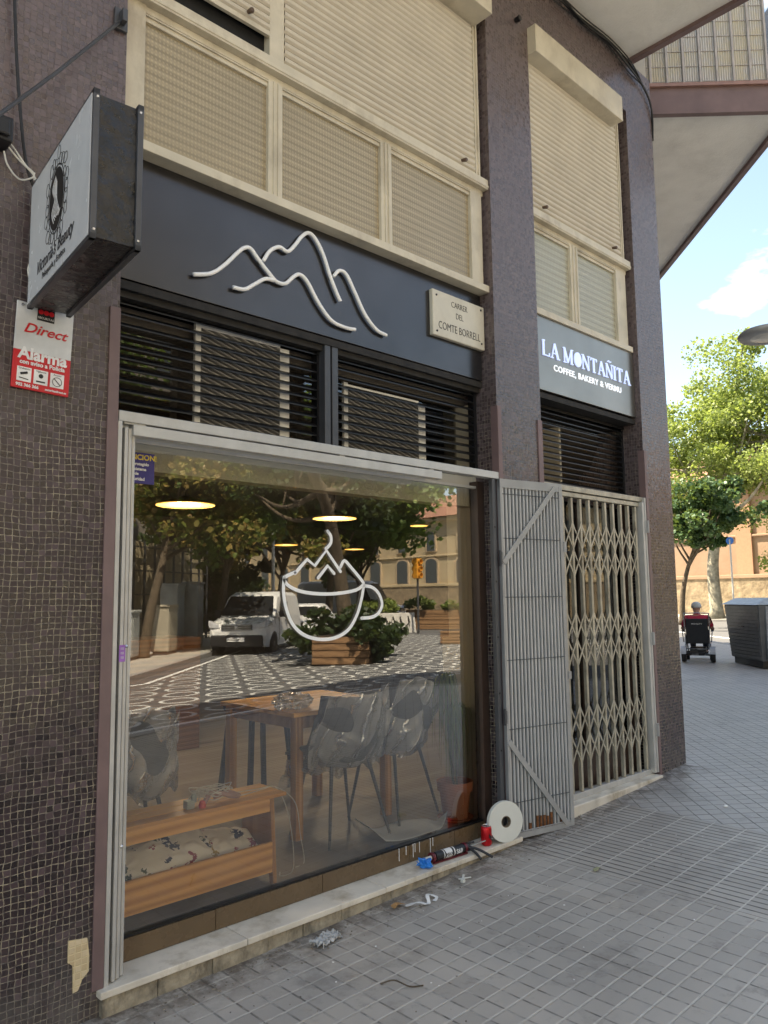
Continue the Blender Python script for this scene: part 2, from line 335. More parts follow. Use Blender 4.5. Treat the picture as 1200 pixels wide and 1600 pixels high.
def pattern_glass(name, c, blind):
    t = NT(name); co = t.co('UV'); sp = t.n('SeparateXYZ'); t.l(co, sp.inputs[0])
    a = t.math('SINE', t.math('MULTIPLY', sp.outputs[0], 2*math.pi/.0195)); b = t.math('SINE', t.math('MULTIPLY', sp.outputs[1], 2*math.pi/.0195))
    h = t.math('MULTIPLY', t.math('ADD', a, 1), t.math('ADD', b, 1)); st = t.math('SINE', t.math('MULTIPLY', sp.outputs[1], 2*math.pi/blind))
    big = t.noise(t.co('Object', loc=(1, 2, 3)), 1.4, 4)
    col = t.ramp(t.math('MULTIPLY_ADD', st, .16, t.math('MULTIPLY_ADD', h, .10, .12)), [(-.0, tuple(x*.72 for x in c)), (.6, tuple(min(1, x*1.3) for x in c))])
    col = t.mix(t.ramp(big, [(.4, 0.), (.7, .4)]), col, tuple(x*.7 for x in c)); t.base(col); t.setp(Roughness=.25); t.bump(h, .3, .002); return t.m
M['tan_glass'] = pattern_glass('patterned_tan_glass', (.385, .315, .20), .045); M['pale_glass'] = pattern_glass('patterned_pale_glass', (.42, .40, .30), .05)
def leaf_mat(name, a, b, tr=.35):
    t = NT(name); oi = t.n('TexCoord'); n = t.noise(t.co('Object'), .9, 3); wn = t.n('TexWhiteNoise'); g_ = t.n('NewGeometry')
    t.l(g_.outputs['Random Per Island'], wn.inputs[0]); f = t.math('MULTIPLY_ADD', wn.outputs[0], .55, t.math('MULTIPLY', n, .45))
    c = t.ramp(f, [(.25, a), (.75, b)]); t.base(c); t.setp(Roughness=.5); tl = t.n('BsdfTranslucent'); t.l(t.mix(.5, c, (.30, .38, .05)), tl.inputs[0])
    ms = t.n('MixShader'); ms.inputs[0].default_value = tr; t.l(t.p.outputs[0], ms.inputs[1]); t.l(tl.outputs[0], ms.inputs[2]); t.l(ms.outputs[0], t.o.inputs[0]); return t.m
M['leaf_green'] = leaf_mat('leaf_green', (.06, .12, .025), (.17, .26, .06)); M['leaf_plane'] = leaf_mat('leaf_plane', (.15, .21, .05), (.36, .42, .14), .5)
M['leaf_dark'] = leaf_mat('leaf_dark', (.012, .028, .008), (.035, .065, .016), .2); M['leaf_rust'] = leaf_mat('leaf_rust', (.09, .16, .03), (.36, .23, .08))
M['leaf_mid'] = leaf_mat('leaf_mid', (.035, .08, .03), (.07, .14, .05), .25); M['bark'] = mat('bark', (.10, .075, .05), .95, var=.4, scale=10, bump=.8, bscale=20, dist=.03)
M['bark_pale'] = mat('plane_bark', (.30, .27, .20), .9, var=.5, scale=5, bump=.5, bscale=9, dist=.03, dirt=.5, dirtc=(.2, .17, .12))
M['plastic_black'] = mat('black_plastic', (.012, .012, .014), .45); M['rubber'] = mat('rubber', (.018, .018, .018), .8)
M['chrome'] = mat('chrome', (.55, .55, .56), .25, .9)
# ------------------------------------------------------------------ ground
def half(b, co_, no):        # keep the side the normal does not point to
    bmesh.ops.bisect_plane(b, geom=b.verts[:]+b.edges[:]+b.faces[:], plane_co=co_, plane_no=no, clear_outer=True)
def sheet(name, xs, ys, zf, mats, cuts=(), splits=(), pick=None, thick=None):
    b = bmesh.new(); V = [[b.verts.new((x, y, 0)) for y in ys] for x in xs]
    for i in range(len(xs)-1):
        for j in range(len(ys)-1): b.faces.new((V[i][j], V[i+1][j], V[i+1][j+1], V[i][j+1]))
    for c, n in cuts: half(b, Vector((*c, 0)), Vector((*n, 0)))
    for c, n in splits: bmesh.ops.bisect_plane(b, geom=b.verts[:]+b.edges[:]+b.faces[:], plane_co=Vector((*c, 0)), plane_no=Vector((*n, 0)))
    for v in b.verts: v.co.z = zf(v.co.x, v.co.y)
    if thick:
        bd = [e for e in b.edges if e.is_boundary]; r = bmesh.ops.extrude_edge_only(b, edges=bd)
        for v in [q for q in r['geom'] if isinstance(q, bmesh.types.BMVert)]: v.co.z -= thick
    me = bpy.data.meshes.new(name); 
    for q in mats: me.materials.append(q)
    b.faces.ensure_lookup_table()
    if pick:
        for f in b.faces: f.material_index = pick(f.calc_center_median())
    bmesh.ops.recalc_face_normals(b, faces=b.faces)
    if sum(f.normal.z for f in b.faces) < 0: bmesh.ops.reverse_faces(b, faces=b.faces)
    b.to_mesh(me); b.free(); box_uv(me); o = bpy.data.objects.new(name, me); COL.objects.link(o); return struct(o)
def road_mat():
    t = NT('road_asphalt'); co = t.co('Object'); sp = t.n('SeparateXYZ'); t.l(co, sp.inputs[0])
    f = t.noise(co, 120, 3, .7); b = t.noise(co, .7, 6); c = t.ramp(f, [(.3, (.075, .075, .077)), (.7, (.13, .13, .132))]); c = t.mix(t.ramp(b, [(.4, 0.), (.7, .5)]), c, (.14, .137, .13))
    row = t.math('DIVIDE', sp.outputs[1], .70); ri = t.math('FLOOR', row); off = t.math('MULTIPLY', t.math('MODULO', t.math('ABSOLUTE', ri), 2.), .5)
    u = t.math('ADD', t.math('DIVIDE', sp.outputs[0], .84), off)
    du = t.math('MULTIPLY', t.math('SUBTRACT', t.math('FRACT', u), .5), .84); dv = t.math('MULTIPLY', t.math('SUBTRACT', t.math('FRACT', row), .5), .70)
    r = t.math('SQRT', t.math('ADD', t.math('MULTIPLY', du, du), t.math('MULTIPLY', dv, dv)))
    ring = t.math('LESS_THAN', t.math('ABSOLUTE', t.math('SUBTRACT', r, .28)), .036)
    reg = t.math('MULTIPLY', t.math('LESS_THAN', sp.outputs[1], -6.1), t.math('GREATER_THAN', sp.outputs[1], -21.))
    reg = t.math('MULTIPLY', reg, t.math('LESS_THAN', t.math('ADD', sp.outputs[0], t.math('MULTIPLY', sp.outputs[1], .25)), 19.))
    gap = t.math('GREATER_THAN', t.math('ADD', sp.outputs[0], sp.outputs[1]), -3.6)
    wear = t.ramp(t.noise(co, 5, 5, .7), [(.34, 0.), (.5, 1.)])
    msk = t.math('MULTIPLY', t.math('MULTIPLY', ring, t.math('MULTIPLY', reg, gap)), wear); t.base(t.mix(msk, c, (.62, .62, .58))); t.setp(Roughness=.85); t.bump(f, .4, .004); return t.m
ax_ = sorted(set(list(np.arange(-30, 60.1, 1.))+[-600, -200, -80, 100, 250, 700])); ay_ = sorted(set(list(np.arange(-60, 30.1, 1.))+[-600, -200, -100, 60, 200, 600]))
sheet('road', ax_, ay_, lambda x, y: G(x, y)-.12, [road_mat()])
hx = list(np.arange(-30, 30, .5))
SQ = .70710678
M['far_paving'] = mat('pale_paving', (.42, .40, .35), .85, var=.12, scale=3, bump=.3, dirt=.3, dirtc=(.16, .15, .13))
sheet('pavement', hx, list(np.arange(-6, 30.1, .5)), lambda x, y: G(x, y), [M['square'], M['ribbed'], M['diagonal']],
      cuts=[((0, -5), (0, -1)), ((6.4+5*SQ, -5*SQ), (SQ, -SQ)), ((0, 22), (0, 1))], splits=[((3.94, 0), (1, 0)), ((5.09, 0), (1, 0))],
      pick=lambda c: 0 if c.x < 3.94 else (1 if c.x < 5.09 else 2), thick=.3)
sheet('opposite_pavement', list(np.arange(-30, 21, 1.)), list(np.arange(-70, -9, 1.)), lambda x, y: G(x, y), [M['far_paving']], cuts=[((0, -11.5), (0, 1)), ((-4.6, 0), (SQ, SQ))], thick=.3)
sheet('far_pavement', list(np.arange(37, 60, 1.)), list(np.arange(-80, 60, 2.)), lambda x, y: G(x, y), [M['far_paving']], thick=.3)
M['kerb'] = mat('granite_kerb', (.30, .29, .27), .8, var=.15, scale=8, bump=.3)
def kerb(name, pts):
    b = MB()
    for (x0, y0), (x1, y1) in zip(pts, pts[1:]):
        n = max(1, int(math.hypot(x1-x0, y1-y0)/1.0))
        for i in range(n):
            a = (x0+(x1-x0)*i/n, y0+(y1-y0)*i/n); c = (x0+(x1-x0)*(i+.985)/n, y0+(y1-y0)*(i+.985)/n)
            b.bar((*a, G(*a)-.09), (*c, G(*c)-.09), .16, .2)
    return struct(b.build(name, M['kerb'], bevel=.012))
kerb('kerb', [(-30, -5.06), (8.5, -5.06), (20.0, 6.44)])
kerb('opposite_kerb', [(-25, -11.42), (6.85, -11.42), (20, -24.57)])
lm = MB()
M['road_paint'] = mat('road_paint', (.78, .78, .74), .7, var=.1, scale=12)
def line(a, b, w):
    n = max(1, int(math.dist(a, b))); 
    for i in range(n):
        p = [a[k]+(b[k]-a[k])*i/n for k in (0, 1)]; q = [a[k]+(b[k]-a[k])*(i+1)/n for k in (0, 1)]
        d = Vector((q[0]-p[0], q[1]-p[1])).normalized(); s_ = Vector((-d.y, d.x))*w/2
        vs = [(p[0]+s_.x, p[1]+s_.y), (p[0]-s_.x, p[1]-s_.y), (q[0]-s_.x, q[1]-s_.y), (q[0]+s_.x, q[1]+s_.y)]
        lm.add([(x, y, G(x, y)-.115) for x, y in vs], [(0, 1, 2, 3)])
line((-10, -11.0), (7.2, -11.0), .12); line((7.2, -11.0), (13.5, -17.3), .12); line((-10, -5.9), (8.9, -5.9), .12); line((18, 2), (27, 11), .15); line((26, 3), (36, 8), .4)
line((27, -2), (27, -14), .14)
struct(lm.build('road_marking', M['road_paint'], recalc=False))
# ------------------------------------------------------------------ the corner building
B = thing('corner_building', 'corner building faced in small purple-brown mosaic tiles, with cream shutters and white balcony undersides', 'building', (0, 0, 0))
ch = (SQ, SQ); cn = (SQ, -SQ)                        # chamfered side: along, outward
def cp(s, n, z=0): return (6.4+ch[0]*s+cn[0]*n, ch[1]*s+cn[1]*n, z)
P1R, P2L, P2R, P3L, P3R = 1.385, 3.975, 4.475, 5.93, 6.40
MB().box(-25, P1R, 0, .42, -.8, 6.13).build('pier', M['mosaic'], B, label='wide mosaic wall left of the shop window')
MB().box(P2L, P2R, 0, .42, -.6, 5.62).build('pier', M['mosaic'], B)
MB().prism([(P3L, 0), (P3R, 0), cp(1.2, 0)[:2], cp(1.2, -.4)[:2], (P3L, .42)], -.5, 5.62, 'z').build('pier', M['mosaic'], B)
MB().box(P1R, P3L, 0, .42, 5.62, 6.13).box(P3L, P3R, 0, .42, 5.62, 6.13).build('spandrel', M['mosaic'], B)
cw = MB()
for s0, s1 in ((1.2, 1.7), (4.6, 5.1), (8.0, 8.5), (11.4, 14)):
    cw.prism([cp(s0, 0)[:2], cp(s1, 0)[:2], cp(s1, -.4)[:2], cp(s0, -.4)[:2]], -.3, 6.13, 'z')
for s0, s1 in ((1.7, 4.6), (5.1, 8.0), (8.5, 11.4)):
    cw.prism([cp(s0, -.05)[:2], cp(s1, -.05)[:2], cp(s1, -.35)[:2], cp(s0, -.35)[:2]], 2.7, 6.12, 'z')
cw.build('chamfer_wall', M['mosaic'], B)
for s0, s1 in ((1.7, 4.6), (5.1, 8.0), (8.5, 11.4)):
    MB().prism([cp(s0, -.1)[:2], cp(s1, -.1)[:2], cp(s1, -.13)[:2], cp(s0, -.13)[:2]], -.2, 2.7, 'z').build('shop_pane', M['dark_glass'], B)
# upper storeys (they throw the shade the pavement lies in)
HT = 12.2
M['upper_render'] = mat('upper_render', (.40, .36, .30), .8, var=.08, scale=1.5)
cx_, cy_ = cp(14, 0)[:2]
MB().prism([(-25, .02), (P3R-.02, .02), cp(14, -.02)[:2], (cx_, 30), (-25, 30)], 6.13, HT, 'z').build('upper_storeys', M['upper_render'], B)
for fl in range(1):
    for x in range(-8, 3): MB().box(x*2.2+.4, x*2.2+1.7, -.03, .0, 6.9+fl*3.2, 8.9+fl*3.2).build('upper_shutter', M['cream_shutter'], B)
# maroon trim on the pier edges
for x0, x1, z0, z1 in ((1.340, 1.387, -.09, 2.655), (3.973, 4.012, -.12, 2.66), (4.425, 4.477, -.06, 2.63), (5.928, 5.968, -.03, 2.60)):
    MB().box(x0, x1, -.009, .05, z0, z1).build('edge_trim', M['maroon'], B, bevel=.002)
# bare mortar where tiles have fallen
t_ = NT('bare_mortar'); tl_, rn_, _, _ = tile_cell(t_, t_.co('UV'), .0245, .0245, .0032)
t_.base(t_.mix(tl_, (.62, .50, .30), t_.ramp(rn_, [(0., (.50, .38, .22)), (1., (.66, .54, .36))]))); t_.setp(Roughness=.9); t_.bump(tl_, .6, .002)
pts = [at(*p, 0) for p in [(106, 1470), (136, 1465), (139, 1492), (138, 1517), (128, 1530), (121, 1548), (113, 1552), (113, 1509), (105, 1504)]]
MB().prism([(p.x, p.z) for p in pts], -.0035, .01).build('bare_mortar_patch', t_.m, B)
# ---------------- balconies
bal = MB().prism([(-25, 0), (5.985, 0), (5.985, -1.25), (-25, -1.25)], 6.135, 6.33, 'z')
b1 = bal.build('balcony_slab', M['stucco'], B)
MB().box(5.985, 6.045, -1.31, 0, 6.10, 6.40).box(-25, 5.985, -1.31, -1.25, 6.10, 6.40).build('fascia', M['maroon'], b1, bevel=.004)
rl = MB().box(-25, 6.04, -1.30, -1.26, 7.3, 7.35)
for i in range(120): rl.box(6.0-i*.12, 6.02-i*.12, -1.29, -1.27, 6.40, 7.3)
rl.build('railing', M['maroon'], b1)
S0, N1 = .50, 1.52
b2 = MB().prism([cp(S0, 0)[:2], cp(S0, N1)[:2], cp(13, N1)[:2], cp(13, 0)[:2]], 6.137, 6.34, 'z').build('balcony_slab', M['stucco'], B)
fz0, fz1 = 6.09, 6.36
MB().prism([cp(S0-.06, 0)[:2], cp(S0-.06, N1+.06)[:2], cp(S0, N1+.06)[:2], cp(S0, 0)[:2]], fz0, fz1, 'z').prism([cp(S0, N1)[:2], cp(13, N1)[:2], cp(13, N1+.06)[:2], cp(S0, N1+.06)[:2]], fz0, fz1, 'z').build('fascia', M['maroon'], b2)
MB().prism([cp(S0-.09, 0)[:2], cp(S0-.09, N1+.09)[:2], cp(S0-.0, N1+.09)[:2], cp(S0-.0, 0)[:2]], fz1, fz1+.035, 'z').build('capping', mat('capping', (.30, .17, .14), .5), b2)
t_ = NT('reed_blind'); sp_ = t_.n('SeparateXYZ'); t_.l(t_.co('Object'), sp_.inputs[0])
sx_ = t_.math('SUBTRACT', sp_.outputs[0], sp_.outputs[1]); fx_ = t_.math('SINE', t_.math('MULTIPLY', sx_, 2*math.pi/.034)); nn_ = t_.noise(t_.co('Object'), 3.5, 6, .7)
cc_ = t_.ramp(fx_, [(.2, (.40, .37, .33)), (.8, (.68, .66, .62))]); cc_ = t_.mix(t_.ramp(nn_, [(.45, 0.), (.6, .6)]), cc_, (.55, .47, .30))
t_.base(cc_); t_.setp(Roughness=.7); t_.bump(fx_, .6, .008)
def Mch(s, n, z):      # matrix: x along outward normal, y along chamfer, z up
    mm = Matrix(((cn[0], ch[0], 0, 0), (cn[1], ch[1], 0, 0), (0, 0, 1, 0), (0, 0, 0, 1))); p = cp(s, n, z); mm.translation = Vector(p); return mm
MB().box(0, 1.36, 0, .02, 6.40, 8.7, Mch(S0+.03, 0, 0)).build('reed_blind', t_.m, b2)
bb = MB()
for i in range(9): bb.box(.02+i*.165, .04+i*.165, -.025, -.004, 6.40, 8.7, Mch(S0+.03, 0, 0))
for i in range(14): bb.box(0, 1.36, -.008, -.002, 6.48+i*.16, 6.486+i*.16, Mch(S0+.03, 0, 0))
bb.build('blind_batten', mat('batten', (.42, .38, .35), .6), b2)
MB().prism([cp(S0+.05, N1-.02)[:2], cp(12.9, N1-.02)[:2], cp(12.9, N1)[:2], cp(S0+.05, N1)[:2]], 6.4, 7.4, 'z').build('front_screen', mat('screen', (.45, .5, .6), .3), b2)
# ---------------- first-floor windows
def shutter_profile(x0, x1, y, z0, z1, pitch):
    b = MB(); n = int((z1-z0)/pitch); vs = []; prof = []
    for i in range(n):
        z = z0+i*pitch
        for a, d in ((0, .010), (.12, .010), (.14, -.004), (.35, -.016), (.6, -.019), (.86, -.013), (.97, -.004)): prof.append((y+d, z+a*pitch))
    for x in (x0, x1):
        for p in prof: vs.append((x, *p))
    k = len(prof); b.add(vs, [(i, i+1, i+1+k, i+k) for i in range(k-1)]); return b
def window_block(x0, x1, cols, mull_up, shutters, glass, label, y=.06):
    w = MB()
    w.box(x0, x1, y-.03, y+.06, 3.44, 3.487)                 # sill
    w.box(x0, cols[0][0], y-.005, y+.05, 3.487, 6.0)         # jambs
    w.box(cols[-1][1], x1-.03, y-.005, y+.05, 3.487, 6.0)
    for (a, b_), (c, d) in zip(cols, cols[1:]): w.box(b_, c, y-.004, y+.045, 3.487, 4.13)
    for a, b_ in cols:
        w.box(a, b_, y+.006, y+.04, 4.095, 4.13)
    w.box(x0, x1-.01, y-.002, y+.05, 4.13, 4.165)
    for a, b_ in mull_up: w.box(a, b_, y-.012, y+.05, 4.235, 6.0)
    o = w.build('window_frame', M['cream_paint'], B, bevel=.003, label=label)
    fine = MB()
    for (a, b_), (c, d) in zip(cols, cols[1:]): fine.box(b_+.028, b_+.034, y-.012, y-.004, 3.487, 4.13).box(c-.034, c-.028, y-.012, y-.004, 3.487, 4.13)
    for a, b_ in cols: fine.box(a, b_, y-.004, y+.006, 4.118, 4.124)
    fine.box(x1-.06, x1-.045, y-.014, y-.005, 4.235, 6.0).box(x1-.09, x1-.082, y-.014, y-.005, 4.235, 6.0)
    fine.build('glazing_bead', M['cream_paint'], o)
    MB().box(x0, x1, y-.045, y+.05, 4.165, 4.235).box(x0, x1, y-.05, y-.03, 4.175, 4.195).build('transom', M['cream_paint'], o, bevel=.004)
    for a, b_ in cols: MB().box(a, b_, y+.02, y+.028, 3.487, 4.11).build('pane', glass, o)
    for a, b_, z0 in shutters:
        s_ = shutter_profile(a, b_, y, z0, 5.55, .0445).build('roller_shutter', M['cream_shutter'], B, recalc=False)
        MB().box(a, b_, y-.013, y+.008, z0-.028, z0).build('bottom_rail', M['cream_paint'], s_, bevel=.002)
        for q in ([b_-.14] if a > 2.2 else [a+.55]) + ([a+.18] if a > 4 else []):
            MB().lathe([(.009, 0), (.012, .02), (.014, .045), (.010, .05)], 8, Matrix.Translation((q, y-.012, z0+.03)) @ Matrix.Rotation(R(105), 4, 'X')).build('pull_knob', mat('knob', (.10, .06, .04), .5), s_)
    return o
win1 = window_block(P1R, P2L, [(1.50, 2.19), (2.28, 3.0), (3.09, 3.83)], [(2.19, 2.285)], [(1.50, 2.19, 4.40), (2.285, 3.875, 4.265)], M['tan_glass'], 'cream window frame above the dark sign board')
MB().box(1.40, 2.3, .16, .2, 4.1, 5.9).build('dark_interior', M['black'], win1)
win2 = window_block(P2R, 5.905, [(4.49, 5.03), (5.14, 5.72)], [], [(4.48, 5.80, 4.265)], M['pale_glass'], 'cream window frame above the grey sign board')
for x0, x1, y0, zb, zt in ((P1R, 3.90, -.12, 5.345, 5.60), (4.475, 5.73, -.075, 5.40, 5.62)):
    MB().box(x0, x1, y0, .05, zb, zt).build('shutter_box', M['cream_paint'], B, bevel=.004)
MB().box(P1R, P2L, .16, .42, 3.30, 3.44).box(P2R, P3L, .16, .42, 3.30, 3.44).box(P1R, P2L, .10, .42, 4.1, 5.7).box(P2R, P3L, .10, .42, 4.1, 5.7).build('backing_wall', M['black'], B)
# ---------------- louvres
def louvre(x0, x1, y, z0, z1, n, label=None):
    o = MB().box(x0, x1, y-.01, y+.06, z1, z1+.022).box(x0, x0+.03, y, y+.05, z0, z1).box(x1-.03, x1, y, y+.05, z0, z1).build('louvre', M['black_metal'], B, label=label)
    p = (z1-z0)/n; b = MB()
    for i in range(n):
        z = z0+(i+.5)*p; b.add([(x0+.02, y+.0, z-.006), (x1-.02, y+.0, z-.006), (x1-.02, y+.03, z+.016), (x0+.02, y+.03, z+.016), (x0+.02, y+.0, z-.0), (x1-.02, y+.0, z-.0), (x1-.02, y+.03, z+.022), (x0+.02, y+.03, z+.022)],
                               [(0, 1, 2, 3), (4, 7, 6, 5), (0, 4, 5, 1), (2, 6, 7, 3), (0, 3, 7, 4), (1, 5, 6, 2)])
    b.build('slats', M['black_metal'], o); return o
louvre(1.39, 2.63, .17, 2.22, 2.78, 11); louvre(2.70, P2L, .17, 2.22, 2.78, 11); louvre(P2R, P3L, .175, 2.23, 2.80, 13)
MB().box(2.615, 2.655, .12, .19, 2.215, 2.80).box(2.668, 2.71, .12, .19, 2.215, 2.80).build('louvre_post', M['steel_dark'], B, bevel=.002)
MB().box(P1R, P2L, .115, .24, 2.80, 2.84).box(P1R, P2L, .14, .2, 2.77, 2.80).box(P2R, P3L, .06, .24, 2.83, 2.87).box(P2R, P3L, .24, .42, 2.80, 3.3).box(P1R, P2L, .24, .42, 2.80, 3.3).build('head_beam', mat('charred_timber', (.018, .016, .014), .8, var=.5, scale=15, bump=.5), B)
# pale ribbed panels added behind the slats, standing in for a reflection
t_ = NT('reflection_panel'); sp_ = t_.n('SeparateXYZ'); t_.l(t_.co('Object'), sp_.inputs[0]); f_ = t_.math('SINE', t_.math('MULTIPLY', t_.math('ADD', sp_.outputs[2], t_.math('MULTIPLY', sp_.outputs[0], .3)), 2*math.pi/.022))
t_.base(t_.ramp(f_, [(.3, (.07, .068, .062)), (.7, (.30, .29, .27))])); t_.setp(Roughness=.5); t_.bump(f_, .5, .004)
pw = mat('reflection_white', (.78, .77, .73), .4)
for X0, X1, Z1, w1, w2 in ((1.90, 2.38, 2.75, .03, .06), (2.86, 3.45, 2.62, .03, .06)):
    o = MB().box(X0, X1, .215, .23, 2.2, Z1).build('reflection_panel', t_.m, B)
    MB().box(X0-w1, X0, .21, .23, 2.2, Z1+.03).box(X1, X1+w2, .21, .23, 2.2, Z1).box(X0, X1, .21, .23, Z1, Z1+.02).build('reflection_frame', pw, o)
MB().box(P1R, P2L, .335, .34, 2.2, 2.8).build('transom_glass', M['dark_glass'], B)
# ---------------- aluminium beam, jamb guides
MB().box(1.392, 3.972, -.005, .05, 2.166, 2.212).box(1.46, 3.425, -.001, .05, 2.113, 2.160).box(1.42, 1.52, .004, .04, 2.158, 2.168).box(2.62, 2.66, .004, .04, 2.158, 2.168).box(3.32, 3.36, .004, .04, 2.158, 2.168).build('gate_rail', M['alu'], B, bevel=.003)
MB().box(1.389, 1.408, -.006, .05, -.09, 2.166).build('jamb_guide', M['alu'], B, bevel=.002)
for i, x in enumerate((1.424, 1.446, 1.468)):
    MB().box(x, x+.016, .004+i*.012, .05+i*.012, -.085, 2.145).build('jamb_guide', M['alu'], B, bevel=.004)
for x, z in ((1.458, 1.22), (1.458, .42)): MB().lathe([(.0, 0), (.006, 0), (.007, .006), (0, .01)], 8, Matrix.Translation((x, .02, z)) @ Matrix.Rotation(R(90), 4, 'X')).build('screw', M['chrome'], B)
# ---------------- shop window
SW = thing('shop_window', 'large clear shop window mirroring the sunlit street, with a brown tiled sill', 'window', (2.7, .15, 0))
def ch_(o, par): o.parent = par; o.matrix_parent_inverse = Matrix.Translation(-par.location); return o
ch_(MB().add([(1.49, .153, .015), (3.905, .153, .015), (3.905, .153, 2.132), (1.49, .153, 2.132)], [(0, 1, 2, 3)]).build('pane', M['shop_glass']), SW)
ch_(MB().box(1.40, 3.92, .135, .165, 2.112, 2.128).box(1.40, 1.492, .14, .19, .0, 2.13).build('top_rail', M['alu']), SW)
ch_(MB().box(3.905, 3.972, .125, .19, -.08, 2.16).build('side_frame', M['brown_frame']), SW)
sl_ = MB()
for a, b_ in zip([1.40, 1.975, 2.60, 3.235, 3.62], [1.972, 2.597, 3.232, 3.617, 3.97]): sl_.box(a, b_, .135, .18, -.087, .004)
ch_(sl_.build('sill_tile', M['brown_tile'], bevel=.002), SW); ch_(MB().box(1.40, 3.97, .139, .18, .006, .015).build('sill_strip', M['black_metal']), SW)
dr = MB()
for px, l_ in ((623, .05), (634, .03), (645, .055), (648, .03), (655, .04), (672, .07), (676, .03)):
    q = at(px, 1318, .135); dr.box(q.x, q.x+.0028, .1335, .136, -.01-l_, .008)
ch_(dr.build('silicone_drips', M['white']), SW)
# cup decal on the pane
def decal(b, px, r=.009, Y=.144, k=6):
    p = smooth_path([at(x, y, Y) for x, y in px], k) if k else [at(x, y, Y) for x, y in px]
    n = len(p); vs = []; 
    for i, q in enumerate(p):
        t = p[min(i+1, n-1)]-p[max(i-1, 0)]; t.normalize(); s_ = Vector((-t.z, 0, t.x))*r
        vs += [q+s_+Vector((0, -.001, 0)), q-s_+Vector((0, -.001, 0)), q+s_+Vector((0, .0015, 0)), q-s_+Vector((0, .0015, 0))]
    f = []
    for i in range(n-1):
        a = i*4; c = a+4; f += [(a, a+1, c+1, c), (a+2, c+2, c+3, a+3), (a, c, c+2, a+2), (a+1, a+3, c+3, c+1)]
    f += [(0, 2, 3, 1), ((n-1)*4, (n-1)*4+1, (n-1)*4+3, (n-1)*4+2)]
    b.add(vs, f)
    for e in (p[0], p[-1]): b.lathe([(r, 0), (r, .0025)], 10, Matrix.Translation((e.x, Y+.0015, e.z)) @ Matrix.Rotation(R(90), 4, 'X'))
d_ = MB()
decal(d_, [(512, 830), (517, 838), (517, 848), (512, 855), (509, 857)])
decal(d_, [(461, 896), (471, 884), (480, 874), (492, 884), (510, 860), (532, 893)], k=0)
decal(d_, [(532, 886), (538, 876), (548, 886), (566, 908), (567, 914), (556, 922), (530, 927), (500, 928), (470, 924), (452, 916), (445, 908), (445, 902), (461, 894)], k=3)
decal(d_, [(497, 903), (512, 884), (522, 896)], k=0)
decal(d_, [(444, 902), (443, 925), (447, 950), (457, 975), (475, 992), (500, 999), (525, 996), (545, 983), (558, 960), (565, 935), (568, 918)])
decal(d_, [(569, 915), (582, 918), (592, 928), (597, 944), (592, 957), (582, 964), (565, 966)])
ch_(d_.build('cup_decal', M['white']), SW)
# ---------------- doorsteps
DS = thing('doorstep', 'worn white marble doorstep under the shop window on a rough stone base', 'step', (2.7, .05, -.1))
st = MB()
for a, b_ in ((1.362, 2.028), (2.031, 2.878), (2.881, 3.44), (3.443, 4.06)): st.box(a, b_, -.042, .14, -.116, -.088)
ch_(st.build('marble_tread', M['marble'], bevel=.004), DS)
rb = MB(); random.seed(3); x = 1.375
while x < 4.05:
    w_ = random.uniform(.2, .34); rb.box(x, min(x+w_, 4.05)-.003, -.030+random.uniform(-.004, .004), .14, -.36, -.1165); x += w_
ch_(rb.build('stone_base', M['rough_stone'], bevel=.004), DS)
D2 = thing('doorstep', 'narrow cream stone threshold under the closed lattice gate', 'step', (5.2, 0, -.02))
ch_(MB().box(4.478, 5.90, -.05, .12, -.2, -.012).build('tread', M['marble'], bevel=.008), D2)
# ---------------- interior room
M['floor_wood'] = wood('floor_tile', (.26, .22, .175), (.38, .33, .27), .5, .45)
RM = [(-1, .18), (6.0, .18), (6.5, .5), (13.6, 7.6), (13.6, 8), (-1, 8)]
IN = MB().prism(RM, -.12, .008, 'z').build('interior_floor', M['floor_wood'], B)
MB().box(-1, 13.6, 7.9, 8, 0, 2.7).box(-1.1, -1, .42, 8, 0, 2.7).box(-1, 1.385, .42, .5, 0, 2.7).build('interior_wall', M['dark_wall'], B)
MB().prism([(-1, .42), (6.3, .42), (13.6, 7.6), (13.6, 8), (-1, 8)], 2.7, 2.78, 'z').box(P1R, P2L, .28, .42, 2.70, 2.78).build('interior_ceiling', M['dark_wall'], B)
MB().box(P1R, 3.95, .20, .30, 2.0, 2.2).build('interior_lintel', M['beige_wall'], B); MB().box(3.95, 4.45, .19, .44, 0, 2.7).build('interior_pillar', M['beige_wall'], B)
MB().box(3.2, 3.9, 6.2, 7.8, 0, 2.6).build('interior_wall', mat('brown_partition', (.16, .09, .05), .6), B)
MB().box(2.1, 3.9, 3.6, 4.2, .0, 1.05).build('counter', wood('counter_wood', (.12, .05, .02), (.2, .09, .04)), B)
MB().box(4.5, 5.9, .9, 1.0, 0, 1.1).box(5.0, 5.02, .2, .9, 0, 2.7).build('interior_wall', M['beige_wall'], B)
